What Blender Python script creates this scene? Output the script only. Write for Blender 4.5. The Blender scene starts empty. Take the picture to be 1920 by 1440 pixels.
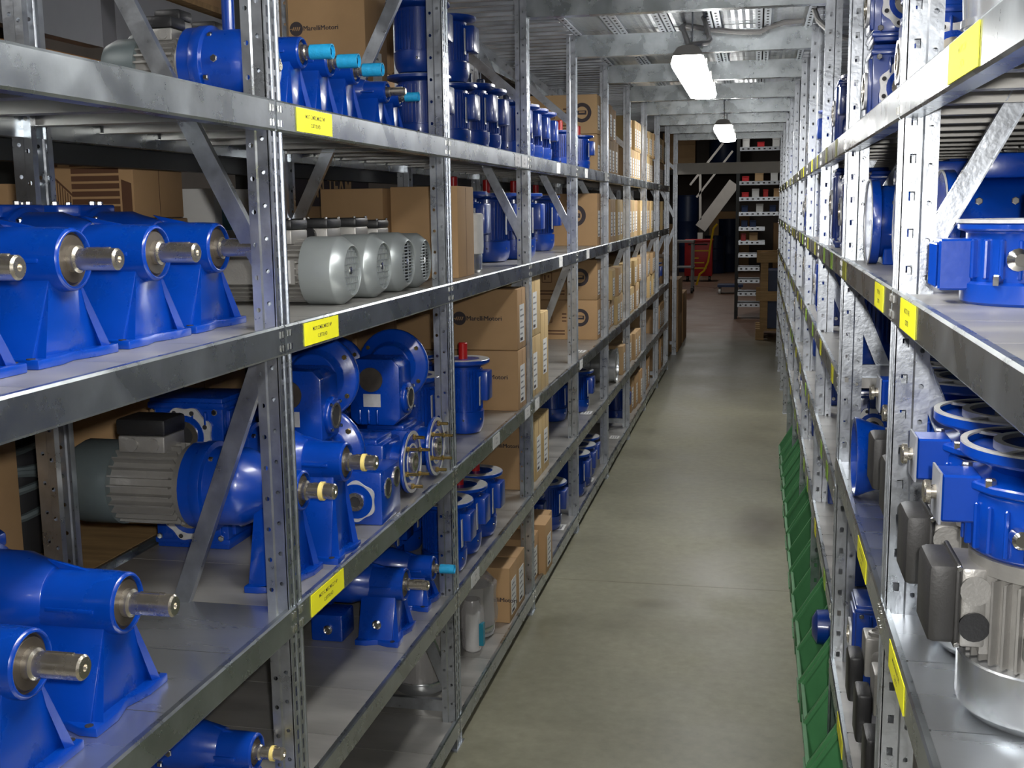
import bpy, bmesh, math, random
from mathutils import Vector, Matrix
R = math.radians
random.seed(7)
scene = bpy.context.scene
col = scene.collection

# ------------------------------------------------------------------ camera
F_PX, PITCH, YAW, ROLL, CAM_H = 2137.25, .1525, .2119, .0129, 1.638
_cy, _sy, _cp, _sp, _cr, _sr = math.cos(YAW), math.sin(YAW), math.cos(PITCH), math.sin(PITCH), math.cos(ROLL), math.sin(ROLL)
V_R = Vector((_cy, _sy, 0)); _fh = Vector((-_sy, _cy, 0))
V_F = _fh * _cp + Vector((0, 0, -_sp)); V_U = _fh * _sp + Vector((0, 0, _cp))
cr_ = V_R * _cr - V_U * _sr; cu_ = V_R * _sr + V_U * _cr
cam_d = bpy.data.cameras.new('camera'); cam = bpy.data.objects.new('camera', cam_d); col.objects.link(cam)
cam_d.sensor_width = 36; cam_d.lens = F_PX / 1920 * 36; cam_d.clip_start = .05; cam_d.clip_end = 100
m3 = Matrix((cr_, cu_, -V_F)).transposed()
cam.matrix_world = Matrix.Translation((0, 0, CAM_H)) @ m3.to_4x4()
scene.camera = cam

def at(u, v, X=None, Y=None, Z=None):
    """photo pixel (1920x1440) + one known world coordinate -> point"""
    a = (u - 960) / F_PX; b = (v - 720) / F_PX
    a, b = a * _cr - b * _sr, a * _sr + b * _cr
    r = V_F + V_R * a - V_U * b
    t = X / r.x if X is not None else Y / r.y if Y is not None else (Z - CAM_H) / r.z
    return Vector((0, 0, CAM_H)) + r * t

# ------------------------------------------------------------------ world, light, exposure
w = bpy.data.worlds.new('hall'); scene.world = w; w.use_nodes = True
w.node_tree.nodes['Background'].inputs[0].default_value = (.80, .88, 1, 1)
w.node_tree.nodes['Background'].inputs[1].default_value = .10
vs = scene.view_settings
vs.view_transform = 'Standard'; vs.look = 'None'; vs.gamma = 1; vs.use_curve_mapping = False
vs.exposure = 0.45
LAMP_E = 30.0
fl_d = bpy.data.lights.new('camera_flash', 'POINT'); fl_d.energy = 75; fl_d.shadow_soft_size = .02; fl_d.color = (1, .98, .95)
flash = bpy.data.objects.new('camera_flash', fl_d); col.objects.link(flash); flash.location = (.05, -.02, CAM_H + .06)

# ------------------------------------------------------------------ materials
def mat(name, c, rough=.5, metal=0.0, var=.0, vscale=6.0, bump=0.0, bscale=60.0, coat=0.0, c2=None, stretch=None, emit=0.0, alpha=1.0, trans=0.0, spec=.5, rvar=0.0, rnd=0.0):
    m = bpy.data.materials.new(name); m.use_nodes = True
    nt = m.node_tree; N = nt.nodes; Lk = nt.links; b = N['Principled BSDF']
    b.inputs['Base Color'].default_value = (*c, 1); b.inputs['Roughness'].default_value = rough
    b.inputs['Metallic'].default_value = metal; b.inputs['Specular IOR Level'].default_value = spec
    if coat: b.inputs['Coat Weight'].default_value = coat; b.inputs['Coat Roughness'].default_value = .12
    if emit: b.inputs['Emission Color'].default_value = (*c, 1); b.inputs['Emission Strength'].default_value = emit
    if alpha < 1: b.inputs['Alpha'].default_value = alpha
    if trans: b.inputs['Transmission Weight'].default_value = trans
    if var or bump or c2 or rvar:
        tc = N.new('ShaderNodeTexCoord'); mp = N.new('ShaderNodeMapping'); Lk.new(tc.outputs['Object'], mp.inputs[0])
        if stretch: mp.inputs['Scale'].default_value = stretch
    if var or c2 or rvar:
        no = N.new('ShaderNodeTexNoise'); no.inputs['Scale'].default_value = vscale; no.inputs['Detail'].default_value = 6; no.inputs['Roughness'].default_value = .62
        Lk.new(mp.outputs[0], no.inputs['Vector'])
        cr = N.new('ShaderNodeValToRGB'); cr.color_ramp.elements[0].position = .28; cr.color_ramp.elements[1].position = .74
        cA = tuple(max(0, x * (1 - var)) for x in c); cB = c2 or tuple(min(1, x * (1 + var)) for x in c)
        cr.color_ramp.elements[0].color = (*cA, 1); cr.color_ramp.elements[1].color = (*cB, 1)
        Lk.new(no.outputs['Fac'], cr.inputs[0])
        last = cr.outputs[0]
        if rnd:
            oi = N.new('ShaderNodeObjectInfo'); hs = N.new('ShaderNodeHueSaturation')
            mr = N.new('ShaderNodeMapRange'); mr.inputs['To Min'].default_value = 1 - rnd; mr.inputs['To Max'].default_value = 1 + rnd
            Lk.new(oi.outputs['Random'], mr.inputs['Value']); Lk.new(mr.outputs[0], hs.inputs['Value']); Lk.new(last, hs.inputs['Color']); last = hs.outputs[0]
        Lk.new(last, b.inputs['Base Color'])
        if rvar:
            mr2 = N.new('ShaderNodeMapRange'); mr2.inputs['From Min'].default_value = .3; mr2.inputs['From Max'].default_value = .7
            mr2.inputs['To Min'].default_value = rough - rvar; mr2.inputs['To Max'].default_value = rough + rvar
            Lk.new(no.outputs['Fac'], mr2.inputs['Value']); Lk.new(mr2.outputs[0], b.inputs['Roughness'])
    if bump:
        n2 = N.new('ShaderNodeTexNoise'); n2.inputs['Scale'].default_value = bscale; n2.inputs['Detail'].default_value = 3
        Lk.new(mp.outputs[0], n2.inputs['Vector'])
        bp = N.new('ShaderNodeBump'); bp.inputs['Strength'].default_value = bump; bp.inputs['Distance'].default_value = .004
        Lk.new(n2.outputs['Fac'], bp.inputs['Height']); Lk.new(bp.outputs[0], b.inputs['Normal'])
    return m
M = dict(
    galv=mat('galvanised_steel', (.52, .55, .59), .31, .95, var=.20, vscale=18, bump=.09, bscale=110, rvar=.06),
    beam=mat('galvanised_beam', (.44, .475, .49), .29, .95, var=.26, vscale=7, bump=.04, bscale=60, rvar=.07),
    shelf=mat('dusty_galvanised_panel', (.44, .43, .405), .40, .60, var=.20, vscale=5, bump=.04, bscale=90, rvar=.08, stretch=(.5, 2.2, 1)),
    shine=mat('new_galvanised_panel', (.60, .625, .65), .27, .90, var=.10, vscale=3, rvar=.05, stretch=(.5, 2, 1)),
    deck=mat('galvanised_deck', (.56, .585, .62), .36, .9, var=.16, vscale=7, bump=.08, bscale=120, rvar=.08),
    dark=mat('dark_recess', (.02, .02, .022), .7),
    blue=mat('glossy_blue_paint', (0, .042, .33), .30, 0, var=.16, vscale=7, coat=.4, bump=.05, bscale=90, rvar=.06),
    navy=mat('blue_enamel', (0, .033, .25), .32, 0, var=.14, vscale=7, coat=.5, bump=.04, bscale=90),
    dust=mat('dusty_blue_paint', (.012, .062, .44), .42, 0, var=.2, vscale=10, coat=.25, bump=.05, bscale=90, c2=(.06, .11, .40)),
    steel=mat('machined_steel', (.62, .57, .48), .27, .95, var=.15, vscale=20, rvar=.07),
    chrome=mat('bright_bolt_steel', (.72, .71, .68), .18, 1),
    brass=mat('yellow_zinc_steel', (.62, .45, .16), .25, .95),
    seal=mat('bearing_seal', (.055, .045, .035), .5, .2, var=.4, vscale=25),
    alu=mat('cast_aluminium', (.34, .33, .31), .42, .55, var=.14, vscale=14, bump=.12, bscale=220),
    cowl=mat('silver_cowl_paint', (.33, .36, .36), .36, .45, var=.06, vscale=8),
    cowl_d=mat('grey_cowl_paint', (.10, .125, .13), .45, .1, var=.12, vscale=9),
    silver=mat('zinc_cowl', (.66, .68, .70), .22, .85, var=.08, vscale=8, rvar=.05),
    black=mat('black_plastic', (.012, .012, .013), .42, 0, bump=.1, bscale=200),
    greyblack=mat('dark_grey_plastic', (.028, .027, .026), .5, 0, bump=.1, bscale=200),
    plate=mat('nameplate_aluminium', (.60, .60, .60), .42, .35, var=.12, vscale=60),
    carton=mat('brown_cardboard', (.44, .275, .135), .82, 0, var=.10, vscale=4, bump=.04, bscale=180, rnd=.08),
    cartonl=mat('light_cardboard', (.48, .32, .165), .82, 0, var=.10, vscale=4, bump=.04, bscale=180, rnd=.08),
    cartony=mat('yellowed_cardboard', (.50, .36, .17), .8, 0, var=.10, vscale=4, bump=.04, bscale=180, rnd=.08),
    paper=mat('white_sticker', (.72, .72, .70), .6, 0, var=.08, vscale=40),
    ink=mat('dark_print', (.045, .035, .04), .7),
    brownink=mat('brown_print', (.12, .055, .028), .75),
    inkgrey=mat('grey_print', (.25, .25, .26), .7),
    yellow=mat('yellow_label', (.90, .86, .02), .5, 0, var=.04, vscale=20),
    greenlab=mat('green_label', (.36, .62, .05), .5),
    olive=mat('olive_label', (.44, .44, .03), .5),
    turq=mat('turquoise_plastic', (.012, .33, .62), .5, 0, var=.15, vscale=60, bump=.25, bscale=260),
    teal=mat('teal_plastic', (.012, .20, .29), .4, 0),
    red=mat('red_plastic', (.44, .012, .012), .35, 0, var=.15, vscale=30),
    yelcap=mat('yellow_plastic', (.75, .48, .015), .4),
    band=mat('yellow_rubber_band', (.85, .68, .22), .5),
    green=mat('green_plastic', (.070, .25, .095), .45, 0, var=.15, vscale=8, coat=.15),
    wrap=mat('plastic_film', (.62, .60, .60), .18, 0, alpha=.38, bump=.8, bscale=30),
    wood=mat('pallet_wood', (.42, .27, .12), .75, 0, var=.28, vscale=5, stretch=(1, 8, 8), bump=.1, bscale=40),
    woodo=mat('orange_wood', (.48, .22, .07), .7, 0, var=.25, vscale=5, stretch=(1, 8, 8)),
    board=mat('grey_painted_steel', (.26, .27, .30), .5, .1, var=.08, vscale=5),
    darkbeam=mat('dark_shaded_steel', (.022, .024, .024), .55, .1, var=.2, vscale=7),  # dark steel; the shadow on the rear rack's beams is put into this colour
    white=mat('white_paint', (.66, .63, .58), .55, 0, var=.06, vscale=5),
    redp=mat('red_paint', (.50, .02, .025), .42, 0, var=.15, vscale=5),
    pipe=mat('grey_conduit', (.17, .165, .16), .5, 0, var=.08, vscale=12),
    lamp_body=mat('lamp_housing_grey', (.22, .21, .20), .5),
    lamp=mat('lamp_diffuser', (1, .985, .96), .4, 0, emit=LAMP_E),
    limegreen=mat('lime_sticker', (.55, .62, .01), .5),
    whitebox=mat('white_carton', (.66, .66, .64), .6, 0, var=.05, vscale=6),
    jeans=mat('blue_drum', (.008, .025, .085), .45, 0, var=.2),
    rubber=mat('black_cable', (.018, .018, .02), .42, 0, coat=.2),
    wallm=mat('grey_wall', (.17, .15, .135), .8, 0, var=.12, vscale=2),
    roofm=mat('dark_roof', (.10, .10, .105), .8, 0, var=.12, vscale=2),
)
def floor_mat():
    m = mat('worn_concrete', (.205, .195, .16), .40, 0, spec=.4)
    nt = m.node_tree; N = nt.nodes; Lk = nt.links; b = N['Principled BSDF']
    tc = N.new('ShaderNodeTexCoord')
    def noise(scale, det, mp=(1, 1, 1)):
        p = N.new('ShaderNodeMapping'); p.inputs['Scale'].default_value = mp; Lk.new(tc.outputs['Object'], p.inputs[0])
        n = N.new('ShaderNodeTexNoise'); n.inputs['Scale'].default_value = scale; n.inputs['Detail'].default_value = det; n.inputs['Roughness'].default_value = .65
        Lk.new(p.outputs[0], n.inputs['Vector']); return n
    n1 = noise(1.7, 7); n2 = noise(22, 5); n3 = noise(1.1, 4, (1, .55, 1))
    r1 = N.new('ShaderNodeValToRGB'); r1.color_ramp.elements[0].position = .3; r1.color_ramp.elements[1].position = .72
    r1.color_ramp.elements[0].color = (.180, .172, .118, 1); r1.color_ramp.elements[1].color = (.30, .29, .208, 1); Lk.new(n1.outputs['Fac'], r1.inputs[0])
    r2 = N.new('ShaderNodeValToRGB'); r2.color_ramp.elements[0].position = .25; r2.color_ramp.elements[1].position = .7
    r2.color_ramp.elements[0].color = (.80, .80, .80, 1); r2.color_ramp.elements[1].color = (1.06, 1.06, 1.06, 1); Lk.new(n2.outputs['Fac'], r2.inputs[0])
    mx = N.new('ShaderNodeMix'); mx.data_type = 'RGBA'; mx.blend_type = 'MULTIPLY'; mx.inputs[0].default_value = 1
    Lk.new(r1.outputs[0], mx.inputs[6]); Lk.new(r2.outputs[0], mx.inputs[7])
    # oil stains: soft spots at fixed places on the floor
    sep = N.new('ShaderNodeSeparateXYZ'); Lk.new(tc.outputs['Object'], sep.inputs[0])
    out = mx.outputs[2]
    for (cx, cy, rx, ry, k) in ((.06, 5.87, .17, .42, .90), (.0, 5.9, .26, .6, .40), (-.405, 4.58, .12, .07, .5), (-.35, 4.3, .4, .15, .16), (.02, 8.1, .2, .25, .25), (-.2, 4.84, .9, .006, .75), (-.1, 3.3, .5, .2, .15), (-.1, 10.5, .5, .6, .3)):
        gx = N.new('ShaderNodeMath'); gx.operation = 'MULTIPLY_ADD'; gx.inputs[1].default_value = 1 / rx; gx.inputs[2].default_value = -cx / rx; Lk.new(sep.outputs[0], gx.inputs[0])
        gy = N.new('ShaderNodeMath'); gy.operation = 'MULTIPLY_ADD'; gy.inputs[1].default_value = 1 / ry; gy.inputs[2].default_value = -cy / ry; Lk.new(sep.outputs[1], gy.inputs[0])
        cb = N.new('ShaderNodeCombineXYZ'); Lk.new(gx.outputs[0], cb.inputs[0]); Lk.new(gy.outputs[0], cb.inputs[1])
        ln = N.new('ShaderNodeVectorMath'); ln.operation = 'LENGTH'; Lk.new(cb.outputs[0], ln.inputs[0])
        ad = N.new('ShaderNodeMath'); ad.operation = 'MULTIPLY_ADD'; ad.inputs[1].default_value = 2.2; Lk.new(n3.outputs['Fac'], ad.inputs[0]); Lk.new(ln.outputs['Value'], ad.inputs[2])
        mr = N.new('ShaderNodeMapRange'); mr.inputs['From Min'].default_value = 1.3; mr.inputs['From Max'].default_value = 2.3; mr.inputs['To Min'].default_value = k; mr.inputs['To Max'].default_value = 0
        Lk.new(ad.outputs[0], mr.inputs['Value'])
        mm = N.new('ShaderNodeMix'); mm.data_type = 'RGBA'; mm.inputs[7].default_value = (.075, .06, .03, 1)
        Lk.new(mr.outputs[0], mm.inputs[0]); Lk.new(out, mm.inputs[6]); out = mm.outputs[2]
    # reddish unpainted screed at the far end of the hall
    mr = N.new('ShaderNodeMapRange'); mr.inputs['From Min'].default_value = 13.4; mr.inputs['From Max'].default_value = 15.5; Lk.new(sep.outputs[1], mr.inputs['Value'])
    mm = N.new('ShaderNodeMix'); mm.data_type = 'RGBA'; mm.inputs[7].default_value = (.21, .125, .085, 1)
    Lk.new(mr.outputs[0], mm.inputs[0]); Lk.new(out, mm.inputs[6]); Lk.new(mm.outputs[2], b.inputs['Base Color'])
    mr = N.new('ShaderNodeMapRange'); mr.inputs['From Min'].default_value = .3; mr.inputs['From Max'].default_value = .7; mr.inputs['To Min'].default_value = .30; mr.inputs['To Max'].default_value = .55
    Lk.new(n1.outputs['Fac'], mr.inputs['Value']); Lk.new(mr.outputs[0], b.inputs['Roughness'])
    bp = N.new('ShaderNodeBump'); bp.inputs['Strength'].default_value = .12; bp.inputs['Distance'].default_value = .004
    Lk.new(n2.outputs['Fac'], bp.inputs['Height']); Lk.new(bp.outputs[0], b.inputs['Normal'])
    return m
M['floor'] = floor_mat()

# ------------------------------------------------------------------ mesh builder
AX = {'x': Matrix(((0, 0, 1), (1, 0, 0), (0, 1, 0))), 'y': Matrix(((1, 0, 0), (0, 0, 1), (0, -1, 0))), 'z': Matrix.Identity(3)}
class MB:
    def __init__(s): s.v = []; s.f = []; s.m = []; s.mats = []
    def mi(s, m):
        m = M[m] if isinstance(m, str) else m
        if m not in s.mats: s.mats.append(m)
        return s.mats.index(m)
    def add(s, vs, fs, m):
        o = len(s.v); k = s.mi(m); s.v += [tuple(v) for v in vs]; s.f += [tuple(i + o for i in f) for f in fs]; s.m += [k] * len(fs); return s
    def box(s, c, d, m, rot=None):
        x, y, z = d[0] / 2, d[1] / 2, d[2] / 2
        vs = [Vector((a, b, e)) for a in (-x, x) for b in (-y, y) for e in (-z, z)]
        if rot is not None: vs = [rot @ v for v in vs]
        vs = [v + Vector(c) for v in vs]
        return s.add(vs, [(0, 1, 3, 2), (4, 6, 7, 5), (0, 4, 5, 1), (2, 3, 7, 6), (0, 2, 6, 4), (1, 5, 7, 3)], m)
    def b2(s, x0, x1, y0, y1, z0, z1, m): return s.box(((x0 + x1) / 2, (y0 + y1) / 2, (z0 + z1) / 2), (abs(x1 - x0), abs(y1 - y0), abs(z1 - z0)), m)
    def lathe(s, prof, m, o=(0, 0, 0), ax='z', n=24, cap=(True, True)):
        """prof: list of (radius, height) turned about the axis"""
        A = AX[ax]; vs = []; fs = []; O = Vector(o)
        for r, h in prof:
            for k in range(n):
                t = 2 * math.pi * (k + .5) / n; vs.append(O + A @ Vector((r * math.cos(t), r * math.sin(t), h)))
        for j in range(len(prof) - 1):
            for k in range(n):
                a = j * n + k; b = j * n + (k + 1) % n; fs.append((a, b, b + n, a + n))
        if cap[0]: fs.append(tuple(range(n))[::-1])
        if cap[1]: fs.append(tuple((len(prof) - 1) * n + k for k in range(n)))
        return s.add(vs, fs, m)
    def cyl(s, o, r, h, m, ax='z', n=16): return s.lathe([(r, 0), (r, h)], m, o, ax, n)
    def prism(s, poly, h0, h1, m, ax='z', o=(0, 0, 0)):
        """polygon in the plane across the axis, from h0 to h1"""
        A = AX[ax]; O = Vector(o); n = len(poly)
        vs = [O + A @ Vector((p[0], p[1], h)) for h in (h0, h1) for p in poly]
        fs = [tuple(range(n))[::-1], tuple(range(n, 2 * n))] + [(k, (k + 1) % n, n + (k + 1) % n, n + k) for k in range(n)]
        return s.add(vs, fs, m)
    def ring(s, r0, r1, h0, h1, m, o=(0, 0, 0), ax='z', n=24):
        return s.lathe([(r0, h0), (r1, h0), (r1, h1), (r0, h1), (r0, h0)], m, o, ax, n, (False, False))
    def tube(s, pts, r, m, n=8, closed=False):
        pts = [Vector(p) for p in pts]; vs = []; fs = []; K = len(pts)
        up = Vector((0, 0, 1))
        for i, p in enumerate(pts):
            d = (pts[min(i + 1, K - 1)] - pts[max(i - 1, 0)]).normalized()
            u = d.cross(up)
            if u.length < .05: u = d.cross(Vector((1, 0, 0)))
            u.normalize(); w_ = d.cross(u)
            for k in range(n):
                t = 2 * math.pi * k / n; vs.append(p + (u * math.cos(t) + w_ * math.sin(t)) * r)
        for i in range(K - 1):
            for k in range(n):
                a = i * n + k; b = i * n + (k + 1) % n; fs.append((a, b, b + n, a + n))
        fs += [tuple(range(n))[::-1], tuple((K - 1) * n + k for k in range(n))]
        return s.add(vs, fs, m)
    def bar(s, p0, p1, wd, th, m, side=(0, 1, 0)):
        """rectangular bar from p0 to p1; th is measured along side"""
        p0 = Vector(p0); p1 = Vector(p1); d = (p1 - p0).normalized(); sd = Vector(side); a = d.cross(sd).normalized(); sd = a.cross(d).normalized()
        vs = [p + a * (i * wd / 2) + sd * (j * th / 2) for p in (p0, p1) for i, j in ((-1, -1), (1, -1), (1, 1), (-1, 1))]
        return s.add(vs, [(3, 2, 1, 0), (4, 5, 6, 7), (0, 1, 5, 4), (1, 2, 6, 5), (2, 3, 7, 6), (3, 0, 4, 7)], m)
    def mesh(s, name, bevel=0, seg=1, ang=35):
        me = bpy.data.meshes.new(name); me.from_pydata([tuple(v) for v in s.v], [], s.f)
        for m in s.mats: me.materials.append(m)
        me.polygons.foreach_set('material_index', s.m)
        bm = bmesh.new(); bm.from_mesh(me)
        bmesh.ops.recalc_face_normals(bm, faces=bm.faces)
        if bevel:
            es = [e for e in bm.edges if len(e.link_faces) == 2 and e.calc_face_angle(0) > R(ang)]
            bmesh.ops.bevel(bm, geom=es, offset=bevel, segments=seg, affect='EDGES', profile=.5, clamp_overlap=True)
        bm.to_mesh(me); bm.free()
        me.polygons.foreach_set('use_smooth', [True] * len(me.polygons)); me.set_sharp_from_angle(angle=R(32)); me.update()
        return me
    def build(s, name, parent=None, bevel=0, seg=1, **k):
        return link(name, s.mesh(name, bevel, seg), parent, **k)

def link(name, me, parent=None, loc=(0, 0, 0), rz=0, label=None, cat=None, group=None, kind=None):
    o = bpy.data.objects.new(name, me); col.objects.link(o); o.parent = parent; o.location = loc; o.rotation_euler = (0, 0, rz)
    return tag(o, label, cat, group, kind)
def tag(o, label=None, cat=None, group=None, kind=None):
    if label: o['label'] = label
    if cat: o['category'] = cat
    if group: o['group'] = group
    if kind: o['kind'] = kind
    return o
def thing(name, label, cat, loc=(0, 0, 0), rz=0, group=None): return link(name, None, None, loc, rz, label, cat, group)
def dup(root, loc, rz=None, label=None, group=None, sc=None):
    r = root.copy(); col.objects.link(r); r.location = loc
    if rz is not None: r.rotation_euler = (0, 0, rz)
    if sc: r.scale = (sc, sc, sc) if isinstance(sc, (int, float)) else sc
    if label: r['label'] = label
    if group: r['group'] = group
    for ch in list(root.children):
        c = ch.copy(); col.objects.link(c); c.parent = r
        for g in list(ch.children):
            d = g.copy(); col.objects.link(d); d.parent = c
    return r
_tx = {}
def text_into(mb, txt, size, m, origin, xdir, ydir, align='CENTER', bold=0.0, depth=.0006):
    """flat lettering: origin, reading direction and up direction in local space"""
    key = (txt, align, bold)
    if key not in _tx:
        cu = bpy.data.curves.new('t', 'FONT'); cu.body = txt; cu.align_x = align; cu.align_y = 'CENTER'; cu.resolution_u = 2; cu.offset = bold; cu.size = 1
        o = bpy.data.objects.new('t', cu); col.objects.link(o)
        dg = bpy.context.evaluated_depsgraph_get(); me = bpy.data.meshes.new_from_object(o.evaluated_get(dg))
        _tx[key] = ([v.co.copy() for v in me.vertices], [tuple(p.vertices) for p in me.polygons])
        bpy.data.objects.remove(o); bpy.data.curves.remove(cu); bpy.data.meshes.remove(me)
    vs, fs = _tx[key]; xd = Vector(xdir); yd = Vector(ydir); n = xd.cross(yd) * depth; O = Vector(origin)
    mb.add([O + xd * (v.x * size) + yd * (v.y * size) + n for v in vs], fs, m)
    return mb
# ------------------------------------------------------------------ the hall
PY = [2.0 + 1.2 * (i - 1) for i in range(0, 11)]          # Y of upright frames 0..10
XL, XR = -.87, .228                                        # aisle faces of the two racks
XLB, XRB = -1.39, .78                                      # rear faces
def struct(name, mb, **k): return mb.build(name, None, kind='structure', **k)
struct('floor', MB().b2(-6, 4, -4, 31, -.1, 0, 'floor'))
struct('wall_back', MB().b2(-6, 4, 31, 31.2, 0, 5.2, 'wallm'))
struct('wall_left', MB().b2(-6.2, -6, -4, 31.2, 0, 5.2, 'wallm'))
struct('wall_right', MB().b2(4, 4.2, -4, 31.2, 0, 5.2, 'wallm'))
struct('wall_front', MB().b2(-6.2, 4.2, -4.2, -4, 0, 5.2, 'wallm'))
struct('ceiling', MB().b2(-6.2, 4.2, -4.2, 31.2, 5.2, 5.4, 'roofm'))

# ------------------------------------------------------------------ shelving racks
def holed_strip(mb, org, ud, wd, cols, nz, pitch, m):
    """flat strip: u across (list of (u0,u1,kind)), repeated nz times upward; kind None=solid, (w,h)=rect slot, r=round hole"""
    ud = Vector(ud); org = Vector(org)
    P = lambda u, z: org + ud * u + Vector((0, 0, z))
    for (u0, u1, k, off, per) in cols:
        if k is None: mb.add([P(u0, 0), P(u1, 0), P(u1, nz * pitch), P(u0, nz * pitch)], [(0, 1, 2, 3)], m); continue
        n = int(nz * pitch / per)
        zc = 0.0
        for j in range(n):
            z0 = j * per; z1 = z0 + per; uc = (u0 + u1) / 2; zm = z0 + per / 2 + off
            if isinstance(k, tuple):
                a, b = k[0] / 2, k[1] / 2
                inner = [(uc - a, zm - b), (uc, zm - b), (uc + a, zm - b), (uc + a, zm), (uc + a, zm + b), (uc, zm + b), (uc - a, zm + b), (uc - a, zm)]
            else:
                inner = [(uc + k * math.cos(t), zm + k * math.sin(t)) for t in [R(225 + 45 * q) for q in range(8)]]
            outer = [(u0, z0), (uc, z0), (u1, z0), (u1, zm), (u1, z1), (uc, z1), (u0, z1), (u0, zm)]
            vs = [P(*p) for p in outer + inner]
            mb.add(vs, [(q, (q + 1) % 8, 8 + (q + 1) % 8, 8 + q) for q in range(8)], m)
        if n * per < nz * pitch - 1e-6: mb.add([P(u0, n * per), P(u1, n * per), P(u1, nz * pitch), P(u0, nz * pitch)], [(0, 1, 2, 3)], m)
POST_H = 2.46
def post_mesh(depth, name):
    """open upright: aisle face at x=0 (slotted), two punched sides going to -x, back lips"""
    mb = MB(); hw = .030; pitch = .06; nz = 41; t = .004
    holed_strip(mb, (0, -hw, 0), (0, 1, 0), 2 * hw, [(0, .011, None, 0, 0), (.011, .025, (.007, .020), 0, .03), (.025, .035, None, 0, 0), (.035, .049, (.007, .020), 0, .03), (.049, .06, None, 0, 0)], nz, pitch, 'galv')
    mb.b2(-.002, .0022, -.030, -.026, 0, nz * pitch, 'galv'); mb.b2(-.002, .0022, .026, .030, 0, nz * pitch, 'galv'); mb.b2(-.001, .0016, -.002, .002, 0, nz * pitch, 'galv')
    d1 = depth * .55
    for sg in (-1, 1):
        y = sg * hw
        holed_strip(mb, (0, y, 0), (-1, 0, 0), d1, [(0, d1 * .25, None, 0, 0), (d1 * .25, d1 * .85, (.010, .015) if depth > .045 else .0042, 0, .06), (d1 * .85, d1, None, 0, 0)], nz, pitch, 'galv')
        y2 = y + sg * .003
        mb.add([(-d1, y, 0), (-d1 - .003, y2, 0), (-d1 - .003, y2, nz * pitch), (-d1, y, nz * pitch)], [(0, 1, 2, 3)], 'galv')
        holed_strip(mb, (-d1 - .003, y2, 0), (-1, 0, 0), depth - d1, [(0, .003, None, 0, 0), (.003, depth - d1 - .006, .0045, -.012, .06), (depth - d1 - .006, depth - d1 - .003, None, 0, 0)], nz, pitch, 'galv')
        mb.b2(-depth - .002, -depth, y2 - sg * .016, y2, 0, nz * pitch, 'galv')
    mb.b2(-depth - .01, .005, -.045, .045, 0, .004, 'galv')
    return mb.mesh(name)
post_l = post_mesh(.040, 'upright_post_narrow'); post_r = post_mesh(.053, 'upright_post_deep')
BH = .057
def beam_mesh(name):
    """shelf beam along y, aisle face at x=+.005, top edge at z=0"""
    mb = MB(); l = (1.2 - .008) / 2
    mb.prism([(.004, -BH + .003), (.004, -.003), (.001, 0), (-.008, 0), (-.008, -.006), (-.024, -.006), (-.024, -BH), (.001, -BH)], -l, l, 'beam', 'y2' if 0 else 'y')
    return mb
# prism with ax='y' maps (a,b,h) -> x=a, y=h, z=-b, so build by hand instead
def beam_obj(name):
    mb = MB(); l = (1.2 - .007) / 2
    prof = [(.005, -BH + .004), (.005, -.004), (.002, 0), (-.007, 0), (-.007, -.013), (-.026, -.013), (-.026, -BH), (.002, -BH)]
    n = len(prof); vs = [(p[0], y, p[1]) for y in (-l, l) for p in prof]
    mb.add(vs, [tuple(range(n))[::-1], tuple(range(n, 2 * n))] + [(k, (k + 1) % n, n + (k + 1) % n, n + k) for k in range(n)], 'beam')
    for e in (-1, 1):
        for z in (-.016, -.042):
            for dy in (.008, .020): mb.b2(.004, .0068, e * (l - dy) - .0022, e * (l - dy) + .0022, z - .006, z + .006, 'chrome')
    return mb.mesh(name)
beam_m = beam_obj('shelf_beam')
def panel_mesh(name, depth, width, m):
    mb = MB(); x0 = -depth + .03; x1 = -.0078; hw = width / 2 - .0012
    mb.b2(x0, x1, -hw, hw, -.0085, -.0070, m)
    for sg in (-1, 1):
        mb.b2(x0, x1, sg * hw - sg * .0015, sg * hw, -.034, -.0085, m); mb.b2(x0, x1, sg * hw - sg * .018, sg * hw, -.0355, -.034, m)
    mb.b2(x0, x1, -.02, .02, -.022, -.0205, m); mb.b2(x0, x1, -.02, -.0185, -.0205, -.0085, m); mb.b2(x0, x1, .0185, .02, -.0205, -.0085, m)
    mb.b2(x1 - .004, x1 - .001, -hw - .001, -hw + .003, -.0072, -.0062, 'dark')
    return mb.mesh(name)
NP = 5; PW = 1.2 / NP
pan = {(s, k): panel_mesh('shelf_panel', d, PW, k) for s, d in (('L', .52), ('R', .552)) for k in ('shelf', 'shine')}
rackL = thing('shelving_rack', 'long galvanised steel shelving rack carrying motors and cartons, five shelf levels', 'shelving rack', (XL, 0, 0))
rackR = thing('shelving_rack', 'long galvanised steel shelving rack crowded with blue gearboxes, green bins at its foot', 'shelving rack', (XR, 0, 0), math.pi)
LVL = dict(A=1.841, B=1.427, C=.879, D=.498, E=.096)
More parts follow.
